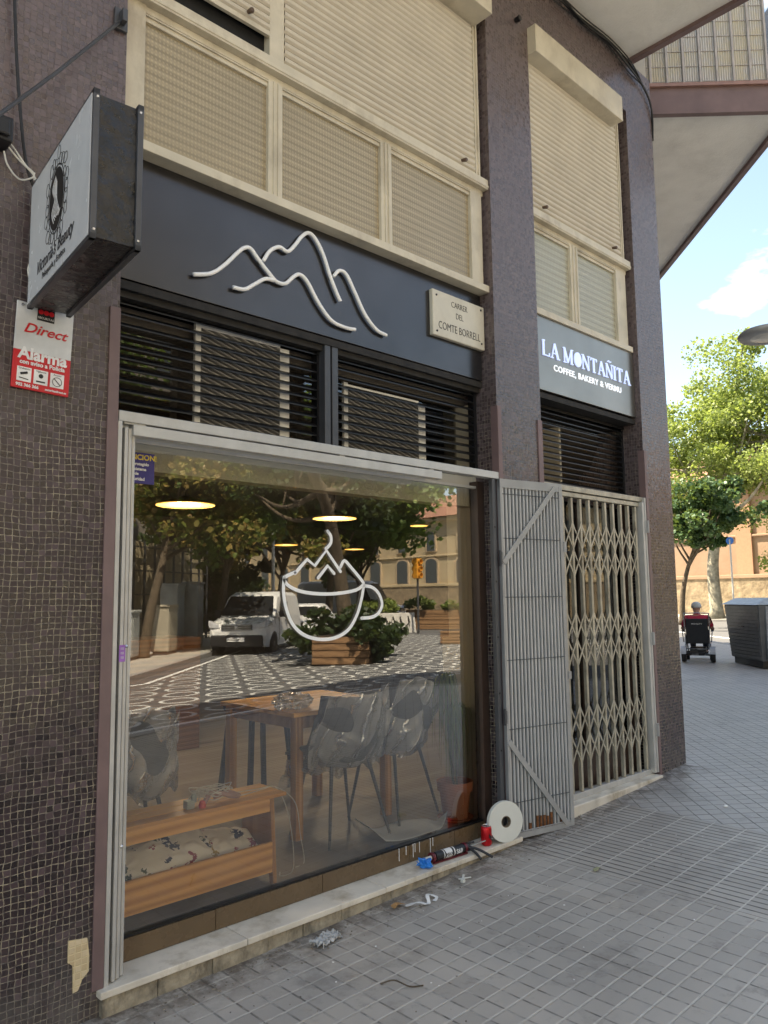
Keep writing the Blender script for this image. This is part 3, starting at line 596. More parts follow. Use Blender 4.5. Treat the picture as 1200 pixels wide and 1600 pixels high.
# upper cables on the wall
cb = MB(); random.seed(5)
for i in range(7):
    o_ = (random.uniform(-.015, .015), random.uniform(0, .05))
    p = [Vector((x, -.03+o_[0]-.02*(i % 3), z+o_[1]*1.0)) for x, z in ((3.5, 6.02), (4.6, 5.98+.02*i), (5.2, 6.02), (5.6, 6.05), (5.95, 6.03-.01*i))]
    p += [Vector((6.22+.006*i, -.025, 5.97)), Vector((6.36+.004*i, -.02, 5.88-.015*i)), Vector((6.405, -.004, 5.72-.03*i))]
    cb.tube(smooth_path(p, 5), .007 if i % 2 else .006, 6)
tag(cb.build('cable_bundle', M['cable']), 'loose bundle of black cables running along the wall just below the balcony', 'cable')
MB().lathe([(.012, 0), (.02, .01), (.02, .045), (.012, .05)], 8, Matrix.Translation((4.33, 0, 5.60)) @ Matrix.Rotation(R(90), 4, 'X')).build('wall_socket', M['black_metal'], B)
# ------------------------------------------------------------------ signs
S1 = thing('fascia_sign', 'matt black sign board with a white mountain outline above the shop window', 'sign', (2.7, .11, 3.1))
ch_(MB().box(1.41, 3.968, .108, .15, 2.845, 3.438).build('board', M['board_dark'], bevel=.002), S1)
def mline(px, k=7):
    b = MB(); p = smooth_path([at(x, y, .088) for x, y in px], k); b.tube(p, .0105, 10); return b
mb_ = MB()
for L_ in ([(302, 429), (330, 427), (352, 413), (372, 394), (383, 387), (392, 389), (402, 403), (418, 424), (432, 440), (446, 443), (458, 433), (468, 429), (480, 440), (498, 474), (518, 501), (540, 512), (555, 515)],
           [(364, 449), (382, 452), (398, 444), (414, 436), (428, 438)],
           [(411, 408), (422, 392), (436, 386), (449, 393), (460, 384), (471, 370), (482, 364), (493, 374), (505, 398), (516, 432), (526, 458), (532, 471)],
           [(521, 432), (530, 423), (541, 429), (554, 456), (570, 491), (588, 515), (604, 524)]):
    q = mline(L_); mb_.add(q.v, q.f)
ch_(mb_.build('mountain_outline', M['white'], smooth=True), S1)
so2 = MB()
for x in (1.9, 2.2, 2.55, 2.9): so2.tube([(x, .108, 3.0), (x, .09, 3.0)], .004, 6)
S2 = thing('shop_sign', 'brushed grey sign board with pale blue backlit shop lettering above the lattice gate', 'sign', (5.2, .05, 3.18))
ch_(MB().box(4.478, 5.925, .048, .10, 2.885, 3.475).build('board', M['board_grey'], bevel=.002), S2)
glow = emis('backlit_blue', (.45, .58, 1.), .26, (.50, .60, .9)); gw = emis('lit_white', (.7, .8, 1.), .22, (.8, .85, .9))
GL = {'L': ([(0, 0, 0, 1, .16), (0, .03, .62, .03, .06), (.62, .03, .62, .24, .05)], [(-.12, .98, .14, .98), (-.12, .02, .1, .02)], .66),
      'A': ([(.04, 0, .36, 1, .06), (.36, 1, .74, 0, .16), (.16, .34, .60, .34, .05)], [(-.1, .02, .18, .02), (.58, .02, .9, .02)], .82),
      'M': ([(.06, 0, .06, 1, .06), (.06, 1, .45, .05, .14), (.45, .05, .86, 1, .06), (.86, 0, .86, 1, .16)], [(-.1, .98, .1, .98), (-.1, .02, .2, .02), (.72, .02, 1.02, .02), (.84, .98, 1.02, .98)], 1.0),
      'N': ([(.06, 0, .06, 1, .06), (.06, 1, .74, .02, .15), (.74, 0, .74, 1, .06)], [(-.1, .98, .1, .98), (-.1, .02, .2, .02), (.6, .98, .9, .98)], .85),
      'T': ([(.35, 0, .35, 1, .16), (0, .97, .70, .97, .06), (0, .97, 0, .8, .05), (.70, .97, .70, .8, .05)], [(.2, .02, .5, .02)], .74),
      'I': ([(.08, 0, .08, 1, .16)], [(-.08, .98, .24, .98), (-.08, .02, .24, .02)], .22)}
GL['Ñ'] = (GL['N'][0]+[(.18, 1.17, .34, 1.24, .07), (.34, 1.24, .50, 1.15, .07), (.50, 1.15, .64, 1.22, .07)], GL['N'][1], .85)
def serif(word, x0, z0, h, total, y):
    tot = sum((GL[c][2] if c in GL else (.8 if c == 'O' else .45))+.20 for c in word)-.2; k = total/(tot*h); b = MB(); x = 0; lights = []
    for c in word:
        if c == 'O':
            b.lathe([(.5*h, 0), (.5*h, .010)], 28, Matrix.Translation((x0+(x+.42)*h*k, y, z0+.5*h)) @ Matrix.Diagonal((.84, 1, 1, 1)) @ Matrix.Rotation(R(90), 4, 'X')); x += 1.0; continue
        if c == ' ': x += .40; continue
        st_, se, w = GL[c]
        for i, (a, p, q, r_, th) in enumerate(st_+[(u, v, u2, v2, .05) for u, v, u2, v2 in se]):
            A_ = Vector((x0+(x+a)*h*k, 0, z0+p*h)); C_ = Vector((x0+(x+q)*h*k, 0, z0+r_*h)); d = (C_-A_).normalized(); s_ = Vector((-d.z, 0, d.x))*th*h*.5; yo = y-i*.0006
            b.add([v+Vector((0, yy, 0)) for yy in (yo-.009, yo) for v in (A_+s_, A_-s_, C_-s_, C_+s_)], [(0, 1, 2, 3), (4, 7, 6, 5), (0, 4, 5, 1), (1, 5, 6, 2), (2, 6, 7, 3), (3, 7, 4, 0)])
        x += w+.20
    return b
ch_(serif('LA MONTAÑITA', 4.600, 3.145, .115, 1.27, .046).build('shop_name', glow), S2)
ch_(text('COFFEE, BAKERY & VERMU', .066, (5.215, .046, 3.075), gw, xs=1.12, extrude=.003, spacing=1.12, bold=.0012, name='strapline'), S2)
S3 = thing('street_plaque', 'cream street name plaque with black lettering screwed to the sign board', 'plaque', (3.715, .095, 3.19))
pl = MB().box(3.455, 3.965, .075, .108, 3.045, 3.345)
M['plaque'] = mat('plaque_enamel', (.58, .54, .44), .45, var=.08, scale=6, dirt=.35, dirtc=(.3, .24, .16))
ch_(pl.build('plate', M['plaque'], bevel=.006), S3)
ink = mat('black_ink', (.02, .018, .016), .6)
for s_, z, h_, xs in (('CARRER', 3.282, .056, .78), ('DEL', 3.212, .056, .78), ('COMTE BORRELL', 3.118, .072, .74)): ch_(text(s_, h_, (3.71, .0745, z), ink, xs=xs, extrude=.0008, bold=-.0005), S3)
for x, z in ((3.49, 3.31), (3.93, 3.318), (3.49, 3.075), (3.93, 3.085)): ch_(MB().lathe([(.008, 0), (.006, .006)], 8, Matrix.Translation((x, .076, z)) @ Matrix.Rotation(R(90), 4, 'X')).build('screw', M['black_metal']), S3)
# blade sign
ang = math.atan2(.99-.925, .72)
BS = thing('blade_sign', 'black projecting light box with a white beauty salon panel above the alarm plaque', 'sign', (1.075, -.05, 2.83), rz=-ang)
# local: -y outwards, x thickness; panel faces -x
z0, z1, yl, tk = -.29, .215, -.75, .165
M['crackle'] = mat('crackled_black', (.012, .012, .013), .3, var=.5, scale=16, bump=1., bscale=13, dist=.015, dirt=.4, dirtc=(.05, .05, .05))
MB().box(-tk/2+.012, tk/2-.012, yl+.012, 0, z0+.012, z1-.012).build('casing', M['crackle'], BS)
fr_ = MB()
for x0, x1 in ((-tk/2, -tk/2+.02), (tk/2-.02, tk/2)):
    fr_.box(x0, x1, yl, yl+.02, z0, z1).box(x0, x1, -.02, .0, z0, z1).box(x0, x1, yl, 0, z0, z0+.02).box(x0, x1, yl, 0, z1-.02, z1)
fr_.build('frame', M['steel_dark'], BS, bevel=.002)
MB().box(-tk/2-.002, -tk/2+.012, yl+.014, -.012, z0+.014, z1-.014).build('panel', mat('sign_panel', (.78, .81, .82), .25, var=.05, scale=3, dirt=.25, dirtc=(.3, .3, .3)), BS)
X_ = -tk/2-.003
def on_panel(poly, th=.0007, b=None, off=0):      # poly in (u: from wall outward, v: height)
    b = b or MB(); return b.prism([(-u, v) for u, v in poly], X_-th-off, X_-off, 'x')
def ring2(b, cu, cv, a, c, w, th=.0007, n=32, off=0):
    for i in range(n):
        t0, t1 = 2*math.pi*i/n, 2*math.pi*(i+1)/n
        on_panel([(cu+a*math.cos(t0), cv+c*math.sin(t0)), (cu+a*math.cos(t1), cv+c*math.sin(t1)), (cu+(a-w)*math.cos(t1), cv+(c-w)*math.sin(t1)), (cu+(a-w)*math.cos(t0), cv+(c-w)*math.sin(t0))], th, b, off)
cu, cv = .37, .0
o_ = MB(); on_panel([(cu+.085*math.cos(a), cv+.115*math.sin(a)) for a in [i*math.pi/16 for i in range(32)]], b=o_)
ring2(o_, cu, cv, .098, .128, .004); random.seed(8)
for i in range(26):
    a = 2*math.pi*i/26; rr = 1.0+.12*math.sin(i*2.4); ring2(o_, cu+.118*rr*math.cos(a), cv+.152*rr*math.sin(a), .016+.010*random.random(), .018+.010*random.random(), .0022, n=12)
o_.build('oval_emblem', ink, BS)
def ribbon(b, pts, w, off):
    off = .0012; p = smooth_path([(u, v, 0) for u, v in pts], 5); n = len(p)
    for i in range(n-1):
        d = (p[i+1]-p[i]); d.normalize(); s_ = Vector((-d.y, d.x, 0)); w0 = w*(1-abs(2*i/n-1)**3*.7); w1_ = w*(1-abs(2*(i+1)/n-1)**3*.7)
        on_panel([tuple((p[i]+s_*w0)[:2]), tuple((p[i]-s_*w0)[:2]), tuple((p[i+1]-s_*w1_)[:2]), tuple((p[i+1]+s_*w1_)[:2])], .0007, b, off)
hb = MB()
for i in range(6):
    e = i*.011; ribbon(hb, [(cu-.01+e*.3, cv+.09-e*.5), (cu-.045+e, cv+.05-e), (cu-.015+e, cv+.0-e), (cu-.045+e*1.4, cv-.04-e*.6), (cu-.02+e*1.4, cv-.085+e*.5)], .0042, .003)
hb.build('hair_strands', M['white'], BS)
gi = mat('grey_ink', (.04, .04, .045), .5)
text("Victoria's Beauty", .072, (X_-.001, -.36, -.185), gi, BS, face='left', shear=.35, xs=.92, extrude=.0004, name='sign_lettering'); text('Peluquería y Estética', .034, (X_-.001, -.36, -.235), ink, BS, face='left', extrude=.0004, name='sign_lettering')
for z in (z0+.03, z1-.03):
    for x in (-tk/2+.012, tk/2-.012): MB().lathe([(.006, 0), (.004, .004)], 8, Matrix.Translation((x, yl, z)) @ Matrix.Rotation(R(90), 4, 'X')).build('screw', M['chrome'], BS)
MB().box(-.03, .03, 0, .05, .1, .14).build('bracket', M['black_metal'], BS)
# alarm plaque
AP = thing('alarm_plaque', 'red and silver alarm warning plaque screwed to the mosaic under the blade sign', 'plaque', (1.07, -.012, 2.40))
def onp(o): o.parent = AP; return o
onp(MB().box(-.111, .109, -.004, .004, -.02, .175).build('silver_plate', mat('silver_sticker', (.60, .60, .58), .35, dirt=.2, dirtc=(.35, .33, .3)), bevel=.002))
red = mat('red_sticker', (.55, .012, .02), .35, var=.06); onp(MB().box(-.111, .109, -.0045, .004, -.172, -.02).build('red_plate', red, bevel=.002))
bl = mat('black_sticker', (.01, .01, .01), .4); onp(MB().box(-.033, .033, -.006, -.003, .115, .165).build('logo_block', bl))
for i in (-1, 0, 1): onp(MB().lathe([(.010, 0), (.010, .0012)], 14, Matrix.Translation((i*.0205, -.006, .150)) @ Matrix.Rotation(R(90), 4, 'X')).build('logo_dot', red))
wt = mat('white_print', (.75, .73, .70), .4)
for s_, h_, x, z, m_, sh, xs, bo in (('SECURITAS', .013, 0, .126, wt, 0, .95, 0), ('Direct', .055, 0, .072, red, .35, 1.15, .0008), ('Alarma', .064, 0, .008-.04, wt, 0, 1.0, .0022), ('con aviso a Policía', .0235, 0, -.066, wt, 0, 1.0, .0008),
                                 ('902 366 366', .017, -.052, -.158, wt, 0, 1.0, .0006), ('securitasdirect.es', .0125, .057, -.159, wt, 0, .95, .0003)):
    onp(text(s_, h_, (x, -.0062, z), m_, xs=xs, shear=sh, extrude=.0006, bold=bo))
for i, (t1_, ) in enumerate((('Grabación',), ('Vigilancia',), ('Acceso',))):
    x = -.066+i*.063; onp(MB().box(x-.027, x+.027, -.0062, -.004, -.144, -.086).build('icon_card', wt, bevel=.004)); onp(text(t1_, .0105, (x, -.0066, -.093), ink, extrude=.0003))
ic = MB()
ic.tube([(-.08, -.0066, -.115), (-.055, -.0066, -.107)], .005, 6).tube([(-.084, -.0066, -.13), (-.05, -.0066, -.134)], .002, 6).lathe([(.009, 0), (.009, .001)], 12, Matrix.Translation((-.003, -.0062, -.110)) @ Matrix.Rotation(R(90), 4, 'X')).box(-.02, .014, -.0072, -.0062, -.136, -.130)
for i in range(20):
    a, c = 2*math.pi*i/20, 2*math.pi*(i+1)/20; ic.bar((.060+.018*math.cos(a), -.0066, -.120+.018*math.sin(a)), (.060+.018*math.cos(c), -.0066, -.120+.018*math.sin(c)), .002, .002)
ic.bar((.047, -.0066, -.107), (.073, -.0066, -.133), .002, .003); onp(ic.build('icon_drawing', ink))
for i in (-.09, .09): onp(MB().lathe([(.007, 0), (.005, .005)], 8, Matrix.Translation((i, -.004, .162)) @ Matrix.Rotation(R(90), 4, 'X')).build('screw', M['chrome']))
AP.rotation_euler = (0, R(2), 0)
# stickers on glass and jamb
K1 = thing('warning_sticker', 'dark blue warning sticker with yellow lettering inside the top corner of the shop window', 'sticker', (1.49, .163, 2.02))
q0 = at(190, 705, .165); q1 = at(237, 738, .165); w_, h_ = q1.x-q0.x, .135
K1.location = ((q0.x+q1.x)/2-.01, .146, 2.0)
o = MB().box(-.085, .085, -.0015, .001, -.07, .07).build('sticker_sheet', mat('blue_sticker', (.035, .025, .16), .5), K1); ye = mat('yellow_print', (.75, .55, .05), .5)
for s_, z, h_ in (('¡ATENCION!', .048, .034), ('local protegido', .018, .019), ('con sistema', -.005, .019), ('de', -.026, .018), ('seguridad', -.05, .02)): text(s_, h_, (-.0, -.0022, z), ye if h_ > .03 else wt, K1, extrude=.0004, bold=.0006)
K2 = MB().box(-.013, .013, -.001, .001, -.034, .034).build('jamb_sticker', mat('purple_sticker', (.30, .12, .42), .5)); q = at(189, 1021, .0); K2.location = (q.x+.005, .0005, q.z)
tag(K2, 'small purple sticker on the aluminium jamb beside the shop window', 'sticker')
for i in range(3): text(('SOS', '24h', '93')[i] if i < 0 else '|||||', .011, (0, -.0018, .02-.018*i), wt, K2, extrude=.0003, name='printed_bars')
# loose wall wiring, stay rod, small lamp at the left
LWs = thing('loose_wires', 'loose cream wires hanging on the mosaic beside the blade sign', 'wires', tuple(at(30, 250, -.05)))
for px in ([(8, 214), (22, 232), (40, 258), (52, 270), (54, 282)], [(6, 236), (12, 258), (30, 280), (50, 278), (54, 270)], [(10, 226), (30, 250), (48, 268), (56, 280)], [(50, 405), (44, 420), (46, 436)]):
    ch_(MB().tube(smooth_path([at(x, y, -.05) for x, y in px], 5), .0035, 6).build('wire', M['white_cable']), LWs)
b = MB().tube(smooth_path([at(x, y, -.035) for x, y in [(22, -30), (26, 90), (34, 200), (42, 260), (56, 300)]], 5), .006, 6)
tag(b.build('drop_cable', M['cable']), 'thin dark cable dropping down the mosaic to the blade sign', 'cable')
o = thing('stay_rod', 'thin dark stay rod bolted to the mosaic above the blade sign', 'rod', tuple(at(187, 34, 0)))
p = [at(187, 34, -.02), at(90, 112, -.2), at(-30, 200, -.42)]
ch_(MB().tube(p, .0075, 8).build('rod', M['steel_dark']), o)
q = at(187, 34, 0); ch_(MB().box(q.x-.03, q.x+.03, -.02, 0, q.z-.05, q.z+.05).box(q.x-.012, q.x+.012, -.06, -.02, q.z-.03, q.z+.03).build('wall_bracket', M['steel_dark'], bevel=.004), o)
q = at(2, 208, -.05); tag(MB().box(q.x-.12, q.x+.03, -.1, 0, q.z-.05, q.z+.05).box(q.x-.1, q.x+.015, -.115, -.1, q.z-.035, q.z+.035).build('junction_box', M['plastic_black'], bevel=.008), 'black junction box on the mosaic at the left edge, wires coming out', 'electrical box')
# ------------------------------------------------------------------ gates
LV = thing('gate_leaf', 'grey slatted steel gate leaf folded back against the mosaic pillar', 'gate', (3.965, -.004, -.10))
a_ = math.atan2(-.108, .545); LV.rotation_euler = (0, 0, a_)
Lw, Lh = .560, 2.268
f_ = MB().box(0, Lw, -.012, .012, Lh-.058, Lh).box(.0, Lw, -.012, .012, .0, .035).box(0, .018, -.016, .016, 0, Lh).box(Lw-.03, Lw, -.014, .014, 0, Lh-.02).box(0.03, Lw-.03, -.016, -.010, .040, .046)
f_.build('gate_frame', M['alu_grey'], LV, bevel=.0015)
b = MB(); nsl = 17
for i in range(nsl):
    x = .03+i*(Lw-.072)/(nsl-1); b.prism([(x-.0075, .004), (x-.0055, -.006), (x+.0055, -.006), (x+.0075, .004)], .035, Lh-.058, 'z')
b.build('slats', mat('pale_steel_slat', (.50, .50, .49), .4, .3, var=.08, scale=5, dirt=.25), LV)
MB().box(.02, Lw-.03, .004, .008, .035, Lh-.05).build('backing_sheet', M['steel_dark'], LV)
for z in (.22, .67, 1.10, 1.50, 1.88, 2.17): MB().tube([(.018, -.008, z), (Lw-.03, -.008, z)], .0028, 6).build('tie_rod', M['steel_dark'], LV)
MB().bar((.012, -.017, 1.72), (Lw-.07, -.017, Lh-.03), .035, .007, (0, 1, 0)).build('diagonal_brace', M['alu_grey'], LV)
MB().bar((.012, -.017, .60), (Lw-.07, -.017, .03), .035, .007, (0, 1, 0)).build('diagonal_brace', M['alu_grey'], LV)
b = MB(); random.seed(2)
for i in range(3, 15):
    x = .03+i*(Lw-.072)/(nsl-1)
    if random.random() < .75: b.prism([(x-.008, .003), (x-.006, -.0068), (x+.006, -.0068), (x+.008, .003)], .035, .075+random.random()*.06, 'z')
b.build('rusty_foot', M['rust'], LV)
for z in (.75, 1.75): MB().lathe([(.009, -.05), (.009, .05)], 10, Matrix.Translation((-.006, -.008, z))).box(-.014, .012, -.016, -.010, z-.04, z+.04).build('hinge', M['steel_dark'], LV)
MB().box(Lw-.006, Lw+.018, -.02, .02, 1.80, 1.87).build('hinge', M['alu_grey'], LV); MB().box(Lw-.006, Lw+.018, -.02, .02, .95, 1.0).build('hinge', M['alu_grey'], LV)
PO = MB().box(3.905, 3.935, .0, .030, -.10, 2.165).box(3.945, 3.962, .012, .04, -.10, 2.168).build('gate_post', M['steel_dark'], bevel=.002)
tag(PO, 'dark steel gate post standing at the right edge of the shop window', 'post')
for z in (.1, .45, .8, 1.15, 1.5, 1.85): MB().lathe([(.006, 0), (.006, .002)], 8, Matrix.Translation((3.921, -.0005, z)) @ Matrix.Rotation(R(90), 4, 'X')).build('bolt_hole', M['black'], PO)
# collapsible lattice gate
LG = thing('lattice_gate', 'closed cream collapsible lattice gate across the narrow doorway', 'gate', (5.2, .05, 0))
ch_(MB().box(4.478, 5.93, .02, .09, 2.165, 2.205).box(4.478, 5.93, .03, .08, 2.125, 2.158).build('top_rail', M['cream_lattice'], bevel=.003), LG)
ch_(MB().box(4.478, 5.925, .03, .075, -.012, .028).build('bottom_rail', M['alu'], bevel=.003), LG)
nb = 12; xs_ = [4.53+i*(5.82-4.53)/(nb-1) for i in range(nb)]
for x in xs_:
    b = MB(); yy = .045; b.prism([(x-.011, yy+.016), (x-.011, yy-.008), (x-.007, yy-.012), (x+.007, yy-.012), (x+.011, yy-.008), (x+.011, yy+.016)], .03, 2.12, 'z')
    ch_(b.build('upright', M['cream_lattice']), LG)
dx = xs_[1]-xs_[0]
for zc in (1.85, 1.65, 1.195, 1.005, .53, .33):
    b = MB()
    for i in range(nb-1):
        x0, x1 = xs_[i], xs_[i+1]; hgt = .098; y_ = .034
        for (xa, xb, yo) in ((x0, x1, 0), (x1, x0, .006)):
            P_ = [(xa, y_+yo, zc-hgt), (xa*.78+xb*.22, y_+yo, zc-hgt*.52), (xa*.5+xb*.5, y_+yo, zc), (xa*.22+xb*.78, y_+yo, zc+hgt*.52), (xb, y_+yo, zc+hgt)]
            for p, q in zip(P_, P_[1:]): b.bar(p, q, .014, .003, (0, 1, 0))
    ch_(b.build('scissor_row', M['cream_lattice']), LG)
ch_(MB().box(5.868, 5.90, .0, .08, .0, 2.16).box(5.905, 5.925, -.004, .07, .0, 2.2).build('end_post', M['alu'], bevel=.003), LG)
for z in (.33, 1.05, 1.96): ch_(MB().box(5.908, 5.935, -.016, .0, z-.05, z+.05).lathe([(.008, -.05), (.008, .05)], 8, Matrix.Translation((5.92, -.018, z))).build('hinge', M['alu_grey']), LG)
DR = thing('shop_door', 'dark brown glazed door behind the lattice gate', 'door', (5.2, .2, 0))
ch_(MB().box(4.478, 4.56, .17, .22, -.01, 2.23).box(5.84, 5.93, .17, .22, -.01, 2.23).box(4.56, 5.84, .17, .22, 2.12, 2.23).box(4.56, 5.84, .17, .22, -.01, .28).box(5.17, 5.23, .168, .222, .28, 2.12).build('door_frame', M['brown_frame'], bevel=.003), DR)
ch_(MB().box(4.56, 5.84, .19, .196, .28, 2.12).build('pane', M['dark_glass']), DR)
# ------------------------------------------------------------------ things on the step and pavement
RO = thing('tape_roll', 'large white paper-faced roll leaning on the grey gate leaf', 'roll', (3.905, -.025, -.088+.121), rot=(R(-3), 0, R(-20)))
M['paper_white'] = mat('roll_paper', (.62, .62, .56), .7, var=.04, scale=5, dirt=.15, dirtc=(.4, .38, .33))
MR = Matrix.Rotation(R(90), 4, 'X')
MB().lathe([(.121, -.014), (.121, .014), (.033, .014), (.033, -.014)], 56, MR, close=True).build('winding', M['paper_white'], RO, bevel=.001)
MB().lathe([(.034, -.015), (.034, .015), (.030, .015), (.030, -.015)], 32, MR, close=True).build('core', mat('cardboard', (.16, .12, .08), .8), RO)
CA = thing('drink_can', 'small red drink can standing on the marble step in front of the white roll', 'can', (3.775, .018, -.088))
rc_ = mat('can_red', (.50, .008, .015), .25, .5, var=.05); MB().lathe([(.024, 0), (.031, .008), (.033, .014), (.033, .098), (.030, .108), (.0265, .113)], 28).build('can_body', rc_, CA, smooth=True)
MB().lathe([(.0265, .112), (.0275, .116), (.0255, .117), (.024, .112), (.0, .111)], 24).box(-.006, .008, -.012, .012, .1135, .115).build('can_lid', M['chrome'], CA)
b = MB()
for i in range(7):
    a = -1.9+i*.1
    b.box(-.0015, .0015, -.0335, -.0325, .05-.003*i, .072-.003*i, Matrix.Rotation(a+1.57, 4, 'Z'))
b.build('can_lettering', mat('can_black', (.02, .01, .01), .4), CA)
GU = thing('caulking_gun', 'black and dark red caulking gun on the marble step, its handle over the edge', 'caulking gun', (3.30, .035, -.055), rz=R(-4))
MX = Matrix.Rotation(R(90), 4, 'Y')
MB().lathe([(.024, .03), (.025, .035), (.025, .26), (.024, .265)], 24, MX).build('cartridge', M['plastic_black'], GU, smooth=False)
MB().lathe([(.0265, .0), (.028, .012), (.026, .02)], 20, MX).lathe([(.029, .255), (.029, .272)], 20, MX).box(.0, .27, -.0275, -.016, -.028, -.022).build('cradle', mat('dark_red', (.10, .006, .012), .35), GU)
lb = mat('label_white', (.65, .65, .64), .5); MB().lathe([(.0254, .10), (.0254, .150)], 24, MX).build('label_band', lb, GU); MB().lathe([(.0254, .165), (.0254, .172)], 24, MX).lathe([(.0254, .085), (.0254, .09)], 24, MX).build('label_band', lb, GU)
text('S69', .034, (.205, -.026, 0), lb, GU, name='label_lettering', extrude=.0008, bold=.0008, face=(R(90), R(0), 0)); text('MAX', .026, (.125, -.0264, 0), ink, GU, name='label_lettering', extrude=.0006, face=(R(90), R(0), 0))
MB().lathe([(.012, 0), (.010, -.03), (.005, -.095)], 14, MX).build('nozzle', M['paper_white'], GU)
MB().tube([(.27, 0, .0), (.56, 0, .004)], .0045, 8).tube([(.56, 0, .004), (.575, -.012, .0)], .0045, 8).build('plunger_rod', M['chrome'], GU)
MB().tube(smooth_path([(.275, 0, 0), (.30, -.03, 0), (.33, -.07, -.012), (.37, -.13, -.045)], 5), [.010]*5+[.008]*11, 8).tube(smooth_path([(.285, -.0, .005), (.30, -.055, -.02), (.305, -.10, -.05)], 5), .008, 8).box(.268, .30, -.02, .02, -.02, .02).tube([(.30, .01, .012), (.34, -.012, .02)], .006, 8).build('handle', M['plastic_black'], GU, smooth=True)
def crumple(name, loc, r, flat, seed, material, label, cat, seg=26, amp=.5, rz=0, stretch=1.):
    random.seed(seed); off = Vector((seed*3.1, seed*1.7, 0))
    def fn(u, v):
        th = u*2*math.pi; ph = (v-.5)*math.pi; d = Vector((math.cos(ph)*math.cos(th), math.cos(ph)*math.sin(th), math.sin(ph)))
        k = 1+amp*(abs(noise.noise(d*2.2+off))*2.2-.6)+amp*.35*abs(noise.noise(d*6+off)); p = d*r*k; p.x *= stretch; p.z = p.z*flat+r*flat*.75; return Vector((p.x, p.y, max(p.z, .001)))
    o = MB().grid(fn, seg, seg//2).build(name, material); o.location = loc; o.rotation_euler = (0, 0, rz); return tag(o, label, cat)
film = NT('thin_film'); film.base((.62, .62, .60)); film.setp(Roughness=.35, Alpha=.72); M['film'] = film.m
crumple('rubber_glove', (3.235, .02, -.088), .034, .8, 4, mat('blue_nitrile', (.01, .20, .62), .45), 'crumpled bright blue glove over the nozzle of the caulking gun', 'glove', amp=.6)
def sheet_litter(name, loc, w, h, material, label, seed, rz=0, n=40):
    off = Vector((seed*2.3, seed, 0))
    def fn(u, v):
        p = Vector((u-.5, v-.5, 0)); q = p*5+off
        f1 = 1-abs(noise.noise(q))*2.6; f2 = 1-abs(noise.noise(q*2.3+Vector((3, 1, 0))))*2.4
        return Vector(((u-.5)*w*(1-.35*abs(noise.noise(q*.8)))+.012*noise.noise(q*1.4+Vector((9, 0, 0))), (v-.5)*h+.014*noise.noise(q*1.5+Vector((0, 9, 0))), .004+max(0, f1)*.022+max(0, f2)*.009))
    o = MB().grid(fn, n, n).build(name, material, thick=.0008, smooth=True); o.location = loc; o.rotation_euler = (0, 0, rz); return tag(o, label, 'litter')
sheet_litter('plastic_wrap', (2.385, -.155, G(2.385, -.155)), .155, .075, M['film'], 'crumpled clear plastic wrapper on the pavement, nearest the camera of the litter', 7, R(12))
def ribbon3(name, pts, w, material, label, cat, seed=1, loc=(0, 0, 0)):
    P_ = smooth_path(pts, 6); b = MB(); vs = []; n = len(P_); random.seed(seed)
    for i, p in enumerate(P_):
        d = (P_[min(i+1, n-1)]-P_[max(i-1, 0)]).normalized(); s_ = d.cross(Vector((0, 0, 1))).normalized()*w*(.6+.5*noise.noise(Vector((i*.3, seed, 0))))
        vs += [p+s_+Vector((0, 0, .004*noise.noise(Vector((i*.5, 3, seed))))), p-s_]
    b.add(vs, [(2*i, 2*i+1, 2*i+3, 2*i+2) for i in range(n-1)]); o = b.build(name, material, thick=.0012); return tag(o, label, cat)
zg = G(3, -.2)
ribbon3('plastic_strip', [(2.90, -.16, zg+.006), (2.95, -.20, zg+.02), (3.0, -.225, zg+.008), (3.03, -.19, zg+.03), (3.07, -.17, zg+.02), (3.09, -.2, zg+.008), (3.05, -.22, zg+.006)], .016, mat('white_plastic', (.72, .72, .70), .4), 'torn white plastic strip curled on the pavement beside a dry leaf', 'litter')
ribbon3('dry_leaf', [(2.84, -.125, zg+.006), (2.87, -.13, zg+.018), (2.91, -.12, zg+.006)], .03, mat('dry_leaf', (.36, .20, .08), .8, var=.3, scale=60), 'dry tan leaf on the pavement beside the torn plastic strip', 'leaf', 3)
zg = G(3.38, -.15)
o = MB().bar((3.33, -.17, zg+.008), (3.40, -.12, zg+.012), .012, .008).bar((3.34, -.135, zg+.008), (3.41, -.165, zg+.008), .010, .006).box(3.325, 3.345, -.18, -.16, zg, zg+.018).build('nozzle_cap', M['paper_white'], bevel=.002)
tag(o, 'small white plastic nozzle offcut on the pavement below the caulking gun', 'litter')
ribbon3('dry_leaf', [(3.93, -.62, G(3.93, -.6)+.006), (3.96, -.63, G(3.93, -.6)+.02), (3.99, -.61, G(3.93, -.6)+.006)], .022, mat('pale_leaf', (.33, .33, .20), .8), 'pale curled leaf lying on the ribbed paving', 'leaf', 5)
crumple('paper_scrap', (5.45, -.72, G(5.45, -.72)), .014, .6, 9, M['white'], 'tiny white paper scrap on the diagonal paving', 'litter', 14)
crumple('plastic_wrap', (6.1, -.95, G(6.1, -.95)), .028, .5, 11, M['white'], 'white crumpled scrap far out on the diagonal paving toward the road', 'litter', 14, .7, 0, 1.5)
